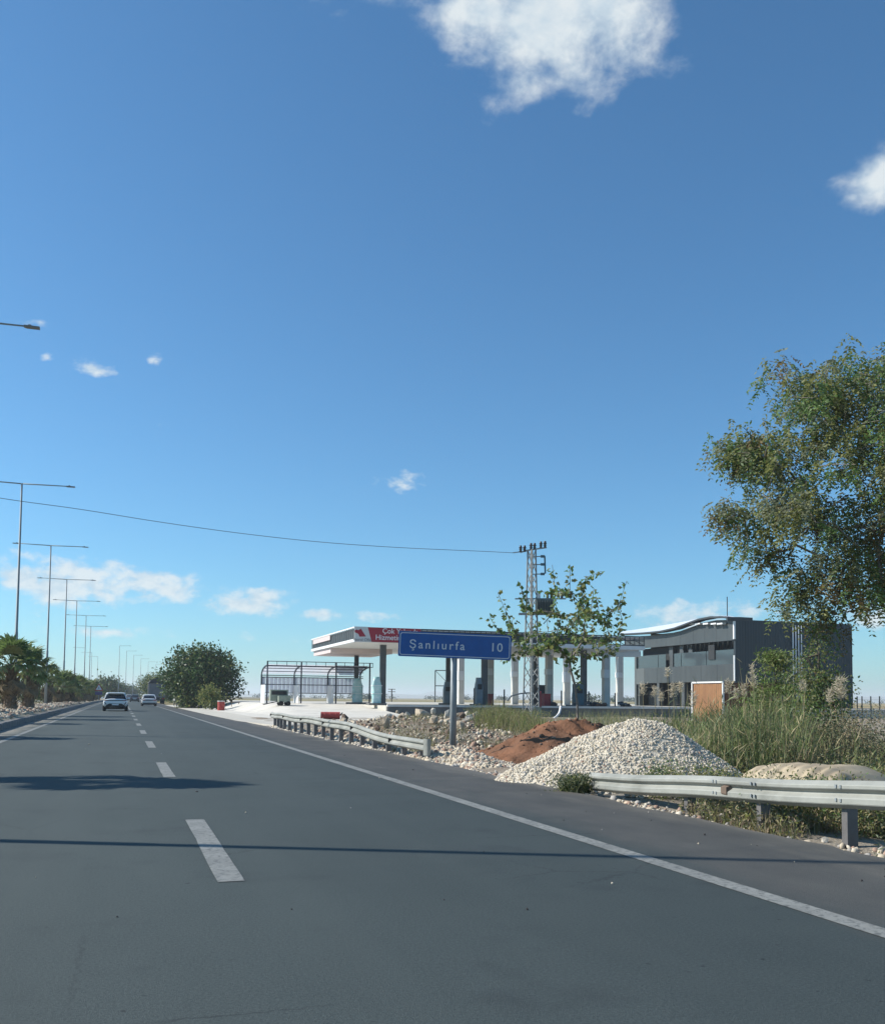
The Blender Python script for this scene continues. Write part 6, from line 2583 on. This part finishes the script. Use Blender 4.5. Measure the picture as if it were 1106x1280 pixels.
def vehicles():
    p = P(144.3, 889.0)
    car('white_suv', 'white crossover car driving ahead in the left lane', p, 1.94, 4.5, 1.52, 'white_paint', 'suv')
    p = P(186.8, 882.6)
    car('white_sedan', 'white sedan driving ahead in the right lane', p, 1.80, 4.6, 1.42, 'white_paint', 'sedan')
    p = D(168.6, 877.5, 188)
    car('dark_sedan', 'dark sedan far ahead near the end of the road', (p.x, p.y, 0), 1.8, 4.5, 1.45, 'dark_paint', 'sedan')
    p = D(162.0, 876, 230)
    car('silver_sedan', 'pale car far ahead left of the dark sedan, behind the white crossover', (p.x, p.y, 0), 1.8, 4.5, 1.45, 'silver_paint', 'sedan')
    p = D(-6, 880, 75)
    car('oncoming_car', 'pale car on the far carriageway cut by the left edge behind the palms', (-14.2, 62, 0), 1.8, 4.5, 1.5, 'white_paint', 'suv', 'cars on the far carriageway')
    # lorry
    p = D(194.0, 877, 150)
    x, y = p.x + .3, p.y
    root = thing('tipper_lorry', 'grey lorry with a dark tarpaulin over its load at the right road side ahead', 'lorry', (x, y, 0))
    MB().b3((x - 1.2, y, 1.0), (x + 1.2, y + 6.2, 3.2)).build('load_body', 'truck_grey', root)
    for s in (-1, 1):
        for k in range(6):
            MB().b3((x + s * 1.2 - .04, y + .3 + k * 1.1, .98), (x + s * 1.2 + .06, y + .42 + k * 1.1, 3.22)).build('rib', 'truck_grey', root)
    for k in range(4):
        xx = x - 1.0 + k * .66
        MB().b3((xx - .04, y - .05, 1.02), (xx + .04, y, 3.16)).build('tailgate_rib', 'truck_grey', root)
    mb = MB()
    n = 9
    vs = []
    for yy in (y - .15, y + 6.3):
        for i in range(n):
            t = i / (n - 1) * 2 - 1
            vs.append((x + t * 1.32, yy, 3.21 + .80 * (1 - abs(t) ** 2.4) + .06 * math.sin(i * 2)))
    fs = [(i, i + 1, n + i + 1, n + i) for i in range(n - 1)] + [tuple(range(n - 1, -1, -1)), tuple(range(n, 2 * n))]
    mb.add(vs, fs)
    mb.build('tarpaulin', 'tarp', root)
    MB().b3((x - 1.1, y + .1, .55), (x + 1.1, y + 8.4, 1.0)).build('chassis', 'dark_plastic', root)
    MB().b3((x - 1.2, y + 6.6, .7), (x + 1.2, y + 8.6, 3.0)).build('cab', 'truck_grey', root)
    for s in (-1, 1):
        for yy in (1.2, 2.4, 7.4):
            MB().tube([(x + s * .72, y + yy, .5), (x + s * 1.18, y + yy, .5)], .5, 18).build('wheel', 'black_rubber', root)
        MB().box((x + s * .95, y - .02, .82), (.34, .06, .14)).build('tail_light', 'tail_red', root)
        MB().b3((x + s * .7, y + .2, .2), (x + s * 1.15, y + .24, .7)).build('mudflap', 'black_rubber', root)


vehicles()


def haze():
    me = bpy.data.meshes.new('haze')
    MBh = MB().b3((-9500, -500, -2), (9500, 9500, 60))
    o = MBh.build('haze', 'dark_steel')
    o.data.materials.clear()
    m = bpy.data.materials.new('haze_air')
    m.use_nodes = True
    N, L = m.node_tree.nodes, m.node_tree.links
    N.clear()
    v = N.new('ShaderNodeVolumePrincipled')
    v.inputs['Color'].default_value = (.86, .93, 1., 1)
    v.inputs['Density'].default_value = HAZE
    v.inputs['Anisotropy'].default_value = .2
    out = N.new('ShaderNodeOutputMaterial')
    L.new(v.outputs[0], out.inputs['Volume'])
    o.data.materials.append(m)
    tag(o, kind='stuff')


HAZE = .00030
haze()
